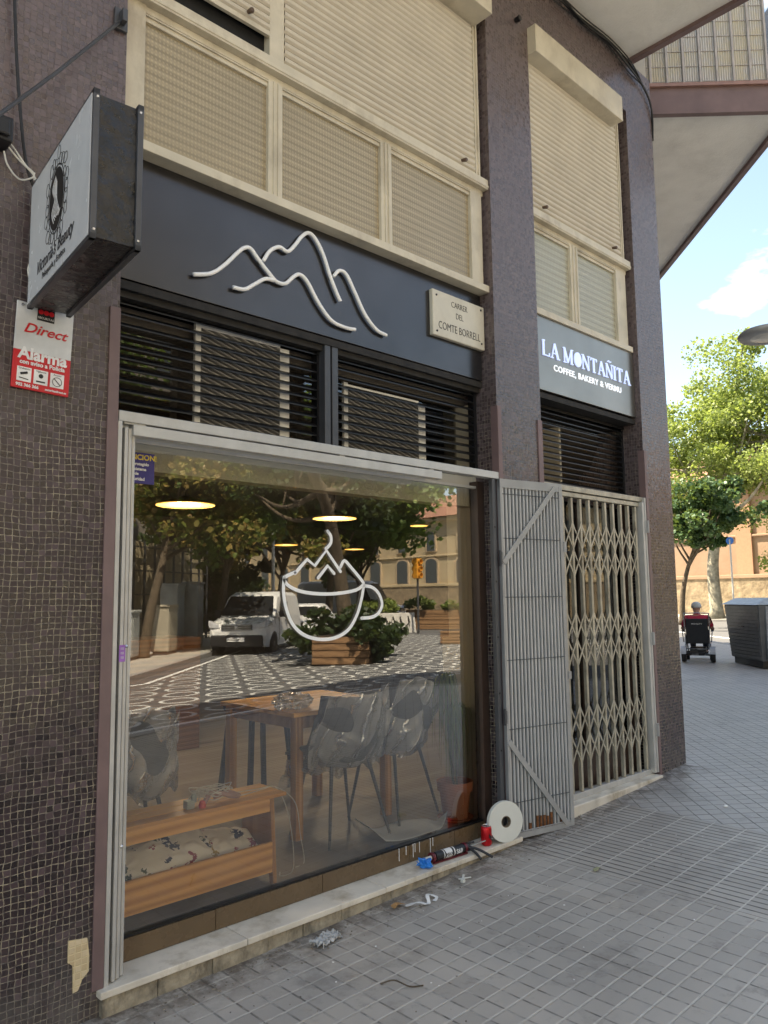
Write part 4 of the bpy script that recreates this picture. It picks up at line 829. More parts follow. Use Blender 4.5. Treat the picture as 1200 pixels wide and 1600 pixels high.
# debris grit along the step
b = MB(); random.seed(12)
for i in range(420):
    x = random.uniform(1.5, 4.9); y = -.04-abs(random.gauss(0, .09 if i % 3 else .8)); s_ = random.uniform(.0015, .006)
    if i % 3 == 0: s_ *= .7
    z = G(x, y); b.box(-s_, s_, -s_*.6, s_*.6, 0, s_*.6, Matrix.Translation((x, y, z)) @ Matrix.Rotation(random.random()*3, 4, 'Z'))
o = b.build('grit', mat('grit', (.22, .19, .15), .9, var=.6, scale=90)); o['kind'] = 'stuff'; o['label'] = 'grit and crumbs of mortar scattered along the doorstep'; o['category'] = 'debris'
b = MB()
for i in range(60):
    x = random.uniform(1.8, 5.5); y = -random.uniform(.25, 2.3); s_ = random.uniform(.002, .0045); b.box(-s_, s_, -s_*.7, s_*.7, 0, s_*.4, Matrix.Translation((x, y, G(x, y))) @ Matrix.Rotation(random.random()*3, 4, 'Z'))
o = b.build('paint_crumbs', M['white']); o['kind'] = 'stuff'; o['label'] = 'tiny white crumbs scattered over the grey paving'; o['category'] = 'debris'
b = MB(); q = Vector((2.1, -.35, 0))
tw = smooth_path([(2.29, -.62, G(2.3, -.6)+.006), (2.33, -.66, G(2.3, -.6)+.02), (2.36, -.72, G(2.3, -.6)+.006), (2.40, -.76, G(2.3, -.6)+.01)], 5)
tag(b.tube(tw, .003, 6).build('twig', M['bark']), 'thin twig lying on the grey square paving in the foreground', 'twig')
# ------------------------------------------------------------------ inside the window
BE = thing('pine_bench', 'varnished pine bench with an open tray below, standing just behind the glass', 'bench', (1.6, .33, .01))
def inb(o): return ch_(o, BE)
inb(MB().box(.95, 2.415, .195, .275, .418, .435).build('seat_board', M['pine'], bevel=.003)); inb(MB().box(.95, 2.42, .28, .36, .418, .435).build('seat_board', M['pine'], bevel=.003)); inb(MB().box(.95, 2.425, .365, .45, .418, .435).build('seat_board', M['pine'], bevel=.003))
inb(MB().box(.97, 2.325, .212, .230, .352, .417).build('apron', M['pine'], bevel=.002)); inb(MB().box(.97, 2.325, .44, .455, .352, .417).build('apron', M['pine'], bevel=.002))
inb(MB().box(.97, 2.325, .188, .206, .068, .212).build('front_board', M['pine'], bevel=.003)); inb(MB().box(.97, 2.325, .46, .475, .068, .212).build('rear_board', M['pine'], bevel=.003)); inb(MB().box(.97, 2.325, .206, .46, .068, .082).build('tray', M['pine'])); 
for x in (.95, 2.326): inb(MB().prism([(.183, .008), (.215, .008), (.225, .066), (.44, .066), (.45, .008), (.48, .008), (.455, .417), (.21, .417)], x, x+.022, 'x').build('leg', M['pine_end'], bevel=.002))
def print_mat():
    t = NT('printed_cotton'); co = t.co('Object'); c = (.86, .82, .72)
    col = t.mix(t.noise(co, 3, 3), (.82, .77, .67), (.9, .87, .79))
    for sc, pal, rad, off in ((8.5, [(0., (.28, .02, .05)), (.35, (.02, .03, .08)), (.6, (.38, .27, .06)), (.8, (.02, .045, .03))], .30, (0, 0, 0)), (14, [(0., (.03, .03, .06)), (.4, (.35, .03, .06)), (.7, (.05, .08, .04))], .22, (3, 2, 5))):
        v = t.n('TexVoronoi'); t.l(t.co('Object', (1, .8, 1), loc=off), v.inputs[0]); v.inputs['Scale'].default_value = sc; v.inputs['Randomness'].default_value = .8
        n = t.noise(t.co('Object', loc=off), sc*3.2, 2); d = t.math('ADD', v.outputs['Distance'], t.math('MULTIPLY', t.math('SUBTRACT', n, .5), .55)); w = t.n('TexWhiteNoise'); t.l(v.outputs['Color'], w.inputs[0])
        p = t.ramp(w.outputs[0], pal); p.node.color_ramp.interpolation = 'CONSTANT'
        m_ = t.math('MULTIPLY', t.math('LESS_THAN', d, rad), t.math('GREATER_THAN', t.noise(t.co('Object', loc=(off[0]+9, 1, 1)), sc*5.5, 1), .44)); col = t.mix(m_, col, p)
    t.base(col); t.setp(Roughness=.85); return t.m
M['print'] = print_mat()
def pillow(label, loc, sx, sy, sz, rx, ry, rz, seed):
    b = MB()
    for s in (1, -1):
        def fn(u, v, s=s):
            a, c = u*2-1, v*2-1; h = max(0, (1-a**4)*(1-c**4))**.45; pin = 1-.10*(1-abs(a))*abs(c)-.0; k = 1-.08*(abs(a)*abs(c))
            w = .10*abs(noise.noise(Vector((a*3+seed, c*3, s))))+.06*math.sin(a*14+c*3+seed)*abs(c)**2
            return Vector((a*sx*(1-.08*(1-c*c)*abs(a)), c*sy*(1-.08*(1-a*a)*abs(c)), s*sz*h*(1+w*2.2)))
        b.grid(fn, 36, 28)
    o = b.build('cushion', M['print'], smooth=True); o.location = loc; o.rotation_euler = (rx, ry, rz); return tag(o, label, 'cushion')
pillow('left patterned cotton cushion bulging highest out of the bench tray', (1.78, .34, .20), .30, .118, .085, R(28), R(-6), R(4), 1)
pillow('right patterned cotton cushion folded into the end of the bench tray', (2.14, .345, .19), .19, .11, .065, R(22), R(8), R(-3), 5)
pillow('patterned cotton cushion at the hidden left end of the bench tray', (1.30, .35, .15), .16, .09, .045, R(20), R(10), 0, 8)
b = MB(); random.seed(21); cx, cy, cz = 2.04, .30, .437
for k in range(7):
    pts = []; a0 = random.random()*6; r0 = random.uniform(.05, .10)
    for i in range(9): a = a0+i*.9; pts.append((cx+r0*1.3*math.cos(a)+random.gauss(0, .01), cy+r0*.6*math.sin(a), cz+.006+.04*abs(math.sin(a*1.3+k))+.005*k))
    b.tube(smooth_path(pts, 5), .0022, 6)
b.tube(smooth_path([(2.1, .3, .45), (2.2, .27, .445), (2.33, .28, .45), (2.425, .30, .437), (2.50, .30, .30), (2.52, .28, .12), (2.50, .26, .015), (2.42, .25, .012), (2.45, .30, .012)], 7), .0024, 6)
b.tube(smooth_path([(2.1, .33, .45), (2.3, .32, .445), (2.43, .31, .437), (2.57, .33, .33), (2.62, .35, .15), (2.63, .33, .015), (2.55, .30, .012)], 7), .0024, 6)
CBn = thing('cable_coil', 'tangle of thin white cables with a red plug heaped on the pine bench', 'cables', (2.04, .3, .437)); ch_(b.build('cables', M['white_cable'], smooth=True), CBn)
ch_(MB().tube(smooth_path([(1.98, .26, .45), (2.02, .27, .485), (2.08, .26, .475), (2.12, .25, .46), (2.16, .24, .455), (2.12, .28, .47), (2.05, .29, .46)], 5), .012, 8).build('pink_bundle', mat('pink_sleeve', (.42, .26, .23), .5), smooth=True), CBn)
ch_(MB().lathe([(.016, 0), (.018, .012), (.012, .03), (.006, .034)], 14, Matrix.Translation((1.955, .235, .437))).build('red_plug', mat('plug_red', (.65, .05, .02), .4)), CBn)
ch_(MB().box(1.885, 1.925, .25, .29, .437, .475).lathe([(.014, 0), (.014, .03), (.008, .04)], 10, Matrix.Translation((1.93, .27, .46))).build('connector', mat('grey_connector', (.35, .40, .38), .5), bevel=.004), CBn)
TB = thing('oak_table', 'square wooden cafe table behind the wrapped chairs, one leg in full view', 'table', (3.2, 1.0, .01))
ch_(MB().box(2.78, 3.62, .62, 1.42, .715, .742).build('tabletop', M['pine'], bevel=.003), TB); ch_(MB().box(2.83, 3.57, .66, .68, .64, .713).box(3.55, 3.57, .68, 1.38, .64, .713).box(2.83, 2.85, .68, 1.38, .64, .713).build('apron', M['oak']), TB)
for x, y in ((2.81, .64), (3.53, .64), (2.81, 1.35), (3.53, 1.35)): ch_(MB().box(x, x+.055, y, y+.055, .01, .715).build('leg', M['pine_end'], bevel=.003), TB)
wrap = NT('crinkled_wrap'); wrap.t.nodes.remove(wrap.p)
co = wrap.co('Object'); wn_ = wrap.n('TexWave'); wrap.l(wrap.co('Object', rot=(.4, .2, .7)), wn_.inputs[0]); wn_.inputs['Scale'].default_value = 3.5; wn_.inputs['Distortion'].default_value = 6; wn_.inputs['Detail'].default_value = 4; wn_.inputs['Detail Scale'].default_value = 1.6
bp = wrap.n('Bump'); bp.inputs['Strength'].default_value = 1; bp.inputs['Distance'].default_value = .03; wrap.l(wn_.outputs[1], bp.inputs['Height'])
lw = wrap.n('LayerWeight'); lw.inputs[0].default_value = .35; wrap.l(bp.outputs[0], lw.inputs['Normal'])
gl_ = wrap.n('BsdfGlossy'); gl_.inputs['Roughness'].default_value = .16; gl_.inputs[0].default_value = (.95, .97, 1, 1); wrap.l(bp.outputs[0], gl_.inputs['Normal']); tr_ = wrap.n('BsdfTransparent'); tr_.inputs[0].default_value = (.93, .93, .93, 1); df_ = wrap.n('BsdfDiffuse'); df_.inputs[0].default_value = (.9, .92, .95, 1)
m1 = wrap.n('MixShader'); m1.inputs[0].default_value = .38; wrap.l(tr_.outputs[0], m1.inputs[1]); wrap.l(df_.outputs[0], m1.inputs[2]); m2 = wrap.n('MixShader')
wrap.l(wrap.math('MINIMUM', wrap.math('MULTIPLY_ADD', wrap.math('POWER', wn_.outputs[1], 7.), .5, wrap.math('MULTIPLY_ADD', lw.outputs[0], .5, .06)), .9), m2.inputs[0]); wrap.l(m1.outputs[0], m2.inputs[1]); wrap.l(gl_.outputs[0], m2.inputs[2]); wrap.l(m2.outputs[0], wrap.o.inputs[0]); M['wrap'] = wrap.m
M['chair_grey'] = mat('chair_fabric', (.13, .135, .14), .85, var=.1)
def shell(b, k=1., drop=0., nz_=0., seed=0, sc=1.):
    def fn(u, v):
        # v: 0 front of seat, .45 seat rear, 1 top of back ; u: across
        a = (u-.5)*2; 
        if v < .45: t = v/.45; y = -.22+t*.40; z = .45+.02*(1-t)**2; side = .10*t
        else: t = (v-.45)/.55; y = .18+.10*t+.03*math.sin(t*math.pi); z = .45+t*.38; side = .10+.02*t-.10*t*t
        w = .245-.03*(v > .45)*((v-.45)/.55)**2
        x = a*w; z2 = z+side*abs(a)**3*(1.0 if v < .75 else .5); y2 = y-(.16*abs(a)**2.4 if v > .3 else .16*abs(a)**2.4*v/.3)
        p = Vector((x, y2, z2)); c = Vector((0, .05, .62)); p = c+(p-c)*k
        if nz_: d = Vector((noise.noise(p*5+Vector((seed, 0, 0))), noise.noise(p*5+Vector((0, seed, 9))), noise.noise(p*6+Vector((4, 4, seed)))))*nz_; p += d
        if drop and (v < .06 or u < .06 or u > .94): p.z -= drop*(1+.6*noise.noise(p*9)); 
        return p
    return b.grid(fn, 26, 30)
def make_chair(label, loc, rz, seed, first=None):
    c = thing('cafe_chair', label, 'chair', loc, rz, 'wrapped chairs inside the shop')
    shell(MB()).build('shell', M['chair_grey'], c, smooth=True, thick=.018)
    for sx, sy in ((-1, -1), (1, -1), (-1, 1), (1, 1)): MB().tube([(sx*.13, sy*.12-.02, .46), (sx*.22, sy*.20, .0)], [.012, .008], 8).build('leg', M['steel_dark'], c)
    shell(MB(), 1.12, .14, .07, seed).build('plastic_cover', M['wrap'], c, smooth=True); return c
make_chair('wrapped grey cafe chair directly right of the visible table leg', (3.08, .565, .01), R(176), 3)
make_chair('wrapped grey cafe chair between the other wrapped chair and the potted plant', (3.60, .64, .01), R(190), 8)
make_chair('wrapped grey cafe chair at the left end behind the pine bench', (1.86, .86, .01), R(170), 14)
ST = thing('bar_stool', 'dark blue stool standing behind the wooden table', 'stool', (3.25, 1.68, .01)); nv = mat('navy', (.012, .02, .045), .6)
MB().box(-.18, .18, -.18, .18, .60, .64).build('seat', nv, ST, bevel=.01)
for sx in (-1, 1):
    for sy in (-1, 1): MB().bar((sx*.14, sy*.14, .6), (sx*.19, sy*.19, 0), .03, .03).build('leg', nv, ST)
crumple('wrapped_bundle', (2.90, .80, .742), .10, .55, 13, M['wrap'], 'bundle in clear bubble wrap lying on the wooden table', 'bundle', 30, .3, 0, 1.2)
PT = thing('potted_plant', 'drooping thin-leaved plant in a terracotta pot in the right corner behind the glass', 'plant', (3.80, .285, .01))
tc_ = mat('terracotta', (.42, .145, .065), .75, var=.12, scale=9, dirt=.2); MB().lathe([(.078, .012), (.098, .175), (.112, .178), (.116, .235), (.104, .235), (.094, .17), (.0, .17)], 32).build('pot', tc_, PT)
MB().lathe([(.10, 0), (.115, .018), (.108, .018), (.09, .006)], 28).build('saucer', tc_, PT)
b = MB(); b.tube(smooth_path([(0, 0, .17), (-.03, .01, .45), (-.02, .03, .8)], 5), .008, 8).tube(smooth_path([(.02, 0, .17), (.04, .02, .40), (.03, .0, .62)], 5), .007, 8); b.build('stem', M['bark'], PT)
b = MB(); random.seed(31)
for k in range(95):
    zt = .80 if k < 60 else .62; ox, oy = (-.02, .03) if k < 60 else (.03, 0); a = random.random()*6.28; l_ = random.uniform(.20, .42); r_ = random.uniform(.05, .125)
    pts = [(ox, oy, zt), (ox+r_*.6*math.cos(a), oy+r_*.6*math.sin(a)*.8, zt+.06+random.random()*.05), (ox+r_*math.cos(a), oy+r_*math.sin(a)*.8, zt-.02), (ox+r_*1.15*math.cos(a), oy+r_*1.1*math.sin(a)*.8, zt-l_)]
    P_ = smooth_path(pts, 4); vs = []; n = len(P_); s_ = Vector((-math.sin(a), math.cos(a), 0))
    for i, p in enumerate(P_): w = .006*(1-(i/(n-1))**2*.9); p = Vector((p.x, max(p.y, -.115), p.z)); vs += [p+s_*w, p-s_*w]
    b.add(vs, [(2*i, 2*i+1, 2*i+3, 2*i+2) for i in range(n-1)])
b.build('foliage', leaf_mat('dracaena_leaf', (.10, .16, .04), (.20, .28, .09)), PT, recalc=False)
def fnp(u, v): return Vector((3.10+u*.52+.03*v, .19+v*.30-.05*u*v, .018+.07*max(0, 1-u*2.4)**2*(.4+v)+.012*math.sin(u*6+v*4)*v+.09*max(0, (u-.86)/.14)**2*max(0, 1-v*2.2)))
tag(MB().grid(fnp, 30, 14).build('paper_sheet', mat('white_paper', (.82, .84, .86), .7, var=.03), smooth=True, thick=.001), 'curled sheet of white paper on the floor beside the terracotta pot', 'paper')
lamp_y = emis('lamp_glow', (1., .50, .10), .36, (.6, .4, .12))
for lab, (x, y, z), r_ in (('pendant lamp hanging nearest the glass at the left, the largest of the yellow discs', (2.97, 2.26, 2.14), .225), ('pendant lamp above the cup decal, second largest yellow disc', (5.05, 2.95, 2.22), .225), ('pendant lamp farthest right, a small yellow disc', (6.35, 3.0, 2.22), .10),
                         ('thin yellow pendant disc just left of the cup decal', (5.95, 5.0, 2.10), .15), ('thin yellow pendant disc just right of the cup decal', (7.3, 5.2, 2.10), .14)):
    p = thing('pendant_lamp', lab, 'lamp', (x, y, z), group='pendant lamps in the shop')
    ld = bpy.data.lights.new('pendant_light', 'POINT'); ld.energy = 9 if r_ > .2 else 1; ld.color = (1, .9, .78); ld.shadow_soft_size = .1; lo = bpy.data.objects.new('pendant_light', ld); COL.objects.link(lo); lo.parent = p; lo.location = (0, 0, -.12)
    MB().lathe([(r_, 0), (r_*.98, .012), (r_*.3, .05), (.02, .07)], 36).build('lamp_shade', mat('shade', (.05, .04, .03), .5) if 'shade' not in bpy.data.materials else bpy.data.materials['shade'], p)
    MB().lathe([(r_*.99, -.006), (r_*.99, 0)], 36).build('diffuser', lamp_y, p); MB().tube([(0, 0, .07), (0, 0, 2.7-z)], .004, 6).build('flex', M['cable'], p)
# ------------------------------------------------------------------ trees
def leaves_mesh(name, C, N, size, seed, material, parent, flat=.5):
    rng = np.random.default_rng(seed); C = np.array(C); k = rng.integers(0, len(C), N)
    d = rng.normal(size=(N, 3)); d /= np.linalg.norm(d, axis=1, keepdims=True); rr = rng.random((N, 1))**.45
    P = C[k, :3]+d*rr*C[k, 3:4]*np.array([1, 1, .72])
    a = rng.normal(size=(N, 3)); a[:, 2] *= flat; a /= np.linalg.norm(a, axis=1, keepdims=True); b_ = rng.normal(size=(N, 3)); b_ -= (b_*a).sum(1, keepdims=True)*a; b_ /= np.linalg.norm(b_, axis=1, keepdims=True); c_ = np.cross(a, b_)
    s = size*(.6+.8*rng.random((N, 1))); w = s*.42
    V = np.stack([P-a*s*.5, P-a*s*.1+b_*w, P+a*s*.2+b_*w*.9+c_*w*.3, P+a*s*.55, P+a*s*.2-b_*w*.9+c_*w*.3, P-a*s*.1-b_*w], 1).reshape(-1, 3)
    me = bpy.data.meshes.new(name); me.vertices.add(N*6); me.vertices.foreach_set('co', V.ravel()); me.loops.add(N*8); me.polygons.add(N*2)
    base = (np.arange(N)*6)[:, None]; idx = np.concatenate([base+np.array([0, 1, 2, 3]), base+np.array([0, 3, 4, 5])], 1).ravel()
    me.loops.foreach_set('vertex_index', idx.astype(np.int32)); me.polygons.foreach_set('loop_start', (np.arange(N*2)*4).astype(np.int32)); me.polygons.foreach_set('loop_total', np.full(N*2, 4, np.int32))
    me.update(calc_edges=True); me.materials.append(material); o = bpy.data.objects.new(name, me); COL.objects.link(o); o.parent = parent; return o
def tree(name, label, loc, trunk, tr, cc, cr, nclump, nleaf, lsize, lm_, bm_, seed, group=None, clump=.35, limbs=9):
    """trunk: points from the base up (local); cc, cr: crown centre and radii (local)"""
    random.seed(seed); t = thing(name, label, 'tree', loc, group=group); C = []
    while len(C) < nclump:
        d = Vector((random.gauss(0, 1), random.gauss(0, 1), random.gauss(0, 1))).normalized()*random.uniform(.35, 1.0)
        lump = 1+.48*noise.noise(d*1.7+Vector((seed, 0, 0)))
        C.append((cc[0]+d.x*cr[0]*lump, cc[1]+d.y*cr[1]*lump, cc[2]+d.z*cr[2]*lump, min(cr)*clump*random.uniform(.6, 1.25)))
    TP = smooth_path(trunk, 6); n = len(TP); b = MB(); b.tube(TP, [tr*(1-.55*i/(n-1))*(1.25 if i == 0 else 1) for i in range(n)], 12)
    top = TP[-1]; lb_ = MB()
    for i, c in enumerate(sorted(C, key=lambda c: -c[2])[:limbs*3:3]+C[:limbs]):
        s_ = TP[int(n*random.uniform(.6, .98))]; e = Vector(c[:3]); mid = (s_+e)/2+Vector((0, 0, -.12*(e-s_).length)); pp = smooth_path([s_, mid, e], 5)
        lb_.tube(pp, [tr*.42*(1-.85*j/(len(pp)-1)) for j in range(len(pp))], 7)
        for q in range(3):
            c2 = Vector(random.choice(C)[:3]); s2 = pp[len(pp)//2]
            if (c2-s2).length < min(cr)*1.1: lb_.tube([s2, (s2+c2)/2+Vector((0, 0, .1)), c2], [tr*.16, tr*.1, tr*.03], 5)
    b.build('trunk', bm_, t, smooth=True); lb_.build('limbs', bm_, t, smooth=True); leaves_mesh('crown', C, nleaf, lsize, seed, lm_, t); return t
tree('plane_tree', 'tall bright green plane tree with pale trunk in front of the orange building', (35.2, 12.0, .25), [(0, 0, 0), (.1, .1, 2.5), (.3, -.3, 5.0), (.4, -.6, 7.5)], .30, (.2, -1.9, 8.1), (3.4, 5.2, 4.7), 165, 56000, .115, M['leaf_plane'], M['bark_pale'], 4, clump=.27, limbs=12)
tree('plane_tree', 'second bright green plane tree, its crown cut by the right edge', (35.0, 2.2, .25), [(0, 0, 0), (0, .1, 2.5), (.1, .8, 5.0), (.1, 1.2, 7.5)], .5, (0, 1.5, 8.2), (3.2, 4.5, 3.2), 80, 22000, .12, M['leaf_plane'], M['bark_pale'], 9, clump=.30)
tree('street_tree', 'small round dark green street tree leaning above the man in the wheelchair', (27.8, 10.15, .25), [(0, 0, 0), (0, -.1, 1.2), (.05, -.35, 2.2), (.1, -.75, 3.2)], .11, (0, -1.0, 4.05), (1.7, 1.85, 1.5), 75, 12000, .13, M['leaf_mid'], M['bark'], 27, clump=.27)
# trees across the street, seen in the glass
g1 = 'street trees across the road mirrored in the shop window'
tree('street_tree', 'rust-tinged street tree mirrored at the left end of the window', (9.9, -16.6, -.2), [(0, 0, 0), (.25, -.1, 1.3), (.75, -.3, 3.0), (.9, -.4, 4.4)], .16, (1.4, -.4, 5.3), (2.6, 2.6, 2.3), 60, 11000, .17, M['leaf_rust'], M['bark'], 11, g1)
tree('street_tree', 'full green street tree mirrored behind the white van', (13.6, -18.6, -.2), [(0, 0, 0), (.1, 0, 2.0), (.2, .1, 4.0)], .15, (.2, 0, 5.4), (2.9, 2.7, 2.7), 60, 12000, .18, M['leaf_green'], M['bark'], 12, g1)
tree('street_tree', 'green and rust street tree mirrored right of the lamp column', (19.4, -23.6, -.2), [(0, 0, 0), (.2, 0, 2.0), (.4, .1, 4.0)], .17, (.2, 0, 5.8), (3.3, 3.2, 2.9), 60, 11000, .21, M['leaf_rust'], M['bark'], 13, g1)
tree('street_tree', 'dense green street tree mirrored above the cup decal', (22.5, -24.0, -.2), [(0, 0, 0), (.2, 0, 2.5), (.4, .1, 4.5)], .2, (1, 1, 7.3), (4.2, 4.2, 3.8), 70, 14000, .24, M['leaf_green'], M['bark'], 14, g1)
tree('street_tree', 'tall green street tree mirrored at the far left behind the rust-tinged tree', (9.2, -21.5, -.2), [(0, 0, 0), (.1, 0, 3.0), (.2, .1, 6.0)], .2, (0, 0, 8.6), (3.6, 3.2, 3.2), 60, 9000, .22, M['leaf_green'], M['bark'], 15, g1)
tree('leaning_tree', 'dark leaning tree rising from a wooden planter, mirrored in the middle of the window', (12.1, -10.6, -.05), [(0, 0, .5), (-.15, -.1, 2.0), (-.9, .3, 3.6), (-2.6, 1.2, 5.2)], .20, (.6, -1.4, 4.4), (2.1, 2.0, 1.5), 50, 9000, .15, M['leaf_dark'], M['bark'], 16, clump=.36)
tree('young_tree', 'thin young tree with red leaves mirrored at the right end of the window', (29.5, -20.2, -.05), [(0, 0, 0), (.05, 0, 1.6), (.1, .05, 3.4)], .06, (.1, .1, 4.4), (1.1, 1.3, 3.0), 30, 3200, .2, M['leaf_rust'], M['bark'], 17)
tree('street_tree', 'dense dark green tree mirrored just left of the cream building, above the tall van', (25.3, -25.0, -.2), [(0, 0, 0), (0, 0, 1.6), (.1, .1, 3.2)], .16, (0, 0, 5.2), (3.0, 3.0, 2.5), 60, 12000, .2, M['leaf_green'], M['bark'], 19, g1)
tree('street_tree', 'low dark street tree mirrored between the lamp column and the white van roof', (19.0, -27.5, -.2), [(0, 0, 0), (0, 0, 1.4), (.1, .1, 2.6)], .14, (0, 0, 4.2), (2.8, 2.8, 2.0), 50, 9000, .2, M['leaf_dark'], M['bark'], 23, g1)
hg = thing('hedge', 'dark clipped hedge mirrored behind the parked vans', 'hedge', (18, -28, -.2)); leaves_mesh('foliage', [(-5+i*.62, 3-i*.42, z, .75) for i in range(20) for z in (.5, 1.4, 2.3)], 14000, .16, 41, M['leaf_dark'], hg)
# ------------------------------------------------------------------ orange brick-and-render building across the crossing
OB = thing('terracotta_building', 'long low orange and cream building with arched windows across the crossing', 'building', (43, 0, 0))
t_ = NT('peach_render'); so_ = t_.n('SeparateXYZ'); t_.l(t_.n('TexCoord').outputs['Object'], so_.inputs[0]); n_ = t_.noise(t_.co('Object'), .6, 6)
c_ = t_.ramp(n_, [(.3, (.29, .185, .12)), (.7, (.36, .245, .165))]); c2_ = t_.ramp(n_, [(.3, (.47, .37, .22)), (.7, (.56, .45, .29))]); mr = t_.n('MapRange'); t_.l(so_.outputs[1], mr.inputs[0]); mr.inputs[1].default_value = -8; mr.inputs[2].default_value = -14
t_.base(t_.mix(mr.outputs[0], c_, c2_)); t_.setp(Roughness=.9); t_.bump(t_.noise(t_.co('Object'), 8, 5), .3, .03); M['peach'] = t_.m
M['rubble'] = mat('rubble_base', (.26, .20, .13), .95, var=.35, scale=3.5, bump=.9, bscale=3, dist=.06, dirt=.4, dirtc=(.2, .13, .08)); M['trim_orange'] = mat('orange_trim', (.40, .23, .14), .8, var=.08)
XB = 41.4; w = MB(); w.box(XB, XB+12, -75, 32, 0, 7.0)
def obc(o): return ch_(o, OB)
obc(w.build('wall', M['peach'])); obc(MB().box(XB-.10, XB+.05, -75, 32, -.2, 2.15).build('stone_base', M['rubble']))
obc(MB().box(XB-.16, XB+.05, -75, 32, 2.15, 2.35).box(XB-.3, XB+.1, -75, 32, 6.85, 7.15).box(XB-.12, XB+.05, -75, 32, 4.3, 4.42).build('cornice', M['trim_orange'] if False else M['peach'], bevel=.03))
for y in range(-8, 32, 6): obc(MB().box(XB-.14, XB+.02, y+2.6, y+3.4, 2.35, 6.85).build('pilaster', M['trim_orange']))
M['roof_tile'] = mat('roof_tile', (.34, .17, .11), .85, var=.25, scale=14, bump=.6, bscale=12, dist=.05)
obc(MB().prism([(XB-.5, 7.16), (XB+12.4, 7.16), (XB+6, 9.7)], -75.5, 32.5, 'y').build('roof', M['roof_tile']))
wp = mat('window_dark', (.06, .07, .075), .2); wf = mat('stone_surround', (.50, .38, .25), .8)
def arch(y, z0, wd, h, n=8): return [(y-wd/2, z0), (y+wd/2, z0)]+[(y+wd/2*math.cos(math.pi*i/n), z0+h-wd*.3+wd*.3*math.sin(math.pi*i/n)) for i in range(n+1)]
for y in [k for k in range(-71, -8, 3)]+[7, 1, -5]:
    for z0, wd, h in ((2.4, 1.1, 1.75), (4.75, .75, 1.35)):
        f = obc(MB().prism(arch(y, z0-.08, wd+.3, h+.22), XB-.08, XB+.02, 'x').build('window', wf)); g_ = MB().prism(arch(y, z0, wd, h), XB-.10, XB+.02, 'x'); g_.v = [(v[0]-.0, v[1], v[2]) for v in g_.v]; o = g_.build('pane', wp); o.parent = f; 
br = NT('lattice_brick'); tt, _, _, _ = tile_cell(br, br.co('UV'), .55, .28, .05); br.base(br.mix(tt, (.42, .30, .2), (.30, .07, .045))); br.setp(Roughness=.9)
obc(MB().box(XB-.2, XB, 4.5, 9.4, 1.0, 5.0).build('brick_panel', br.m)); obc(MB().box(XB-.4, XB+.02, 9.5, 10.2, .2, 6.8).box(XB-.4, XB+.02, 4.0, 4.5, .2, 6.8).build('buttress', M['trim_orange']))
# neighbours filling the horizon
def block(label, x0, x1, y0, y1, h, c):
    o = thing('apartment_block', label, 'building', ((x0+x1)/2, (y0+y1)/2, 0), group=None); b = MB().box(x0, x1, y0, y1, -.3, h); ch_(b.build('wall', mat('block_render', c, .85, scale=.3)), o)
    wb = MB()
    for z in range(3, int(h)-1, 3):
        for k in range(int((x1-x0)/3)): wb.box(x0+1+k*3, x0+2.1+k*3, y1, y1+.04, z, z+1.6)
        for k in range(int((y1-y0)/3)): wb.box(x0-.04, x0, y0+1+k*3, y0+2.1+k*3, z, z+1.6)
    ch_(wb.build('windows', wp), o); return o
block('tan apartment block beyond the far end of the side street', -14, 7, -60, -22, 19, (.30, .26, .21))
block('brown apartment block set back behind the opposite street trees', 9.5, 19.5, -46, -29, 18, (.17, .15, .125))  # added mass, so the dark sign board mirrors less sky on its left
block('grey apartment block behind the orange building', 58, 75, -30, 10, 9, (.34, .33, .32))
block('beige apartment block up the side street behind the crossing', 56, 75, 24, 60, 12, (.4, .35, .28))
# grey ribbed wall + mesh fence at the left of the reflection
RW = thing('ribbed_shed', 'tall grey ribbed metal wall mirrored at the left edge of the window', 'building', (11, -21.5, 0)); b = MB(); p0, p1 = Vector((8.2, -18.6, 0)), Vector((11.9, -22.3, 0)); n = 60
for i in range(n): q = p0.lerp(p1, (i+.5)/n); b.bar((q.x, q.y, -.2), (q.x, q.y, 16.), .055, .045, (SQ, SQ, 0))  # wall height raised so the sign board mirrors something dark at its left
b.add([(p0.x-.02, p0.y-.03, -.2), (p1.x-.02, p1.y-.03, -.2), (p1.x-.02, p1.y-.03, 16.), (p0.x-.02, p0.y-.03, 16.), (p0.x-6, p0.y-6, 16.), (p1.x-6, p1.y-6, 16.), (p0.x-6, p0.y-6, -.2), (p1.x-6, p1.y-6, -.2)], [(0, 1, 2, 3), (3, 2, 5, 4), (1, 7, 5, 2), (0, 3, 4, 6), (6, 4, 5, 7)])
ch_(b.build('ribbed_cladding', mat('ribbed_grey', (.24, .225, .20), .6)), RW)
MF = thing('panel_fence', 'tall tan fence panel with dark grid bars mirrored behind the cabinets', 'fence', (13.5, -22, -.2)); f0, f1 = Vector((11.6, -20.8)), Vector((16.0, -23.6))
b = MB()
for z in (.1, .9, 1.7, 2.5, 3.3): b.bar((f0.x, f0.y, z-.1), (f1.x, f1.y, z-.1), .06, .05)
for i in range(9): q = f0.lerp(f1, i/8); b.bar((q.x, q.y, -.2), (q.x, q.y, 3.4), .06, .06)
ch_(b.build('grid_bars', M['steel_dark']), MF); ch_(MB().bar((f0.x-.1, f0.y-.15, 1.6), (f1.x-.1, f1.y-.15, 1.6), .05, 3.6).build('panel', mat('tan_panel', (.42, .35, .23), .7)), MF)
M['cab_grey'] = mat('cabinet_grey', (.36, .38, .37), .6, dirt=.5, dirtc=(.15, .13, .1), scale=3); M['cab_beige'] = mat('cabinet_beige', (.40, .36, .28), .7, dirt=.4, dirtc=(.15, .13, .1), scale=3)
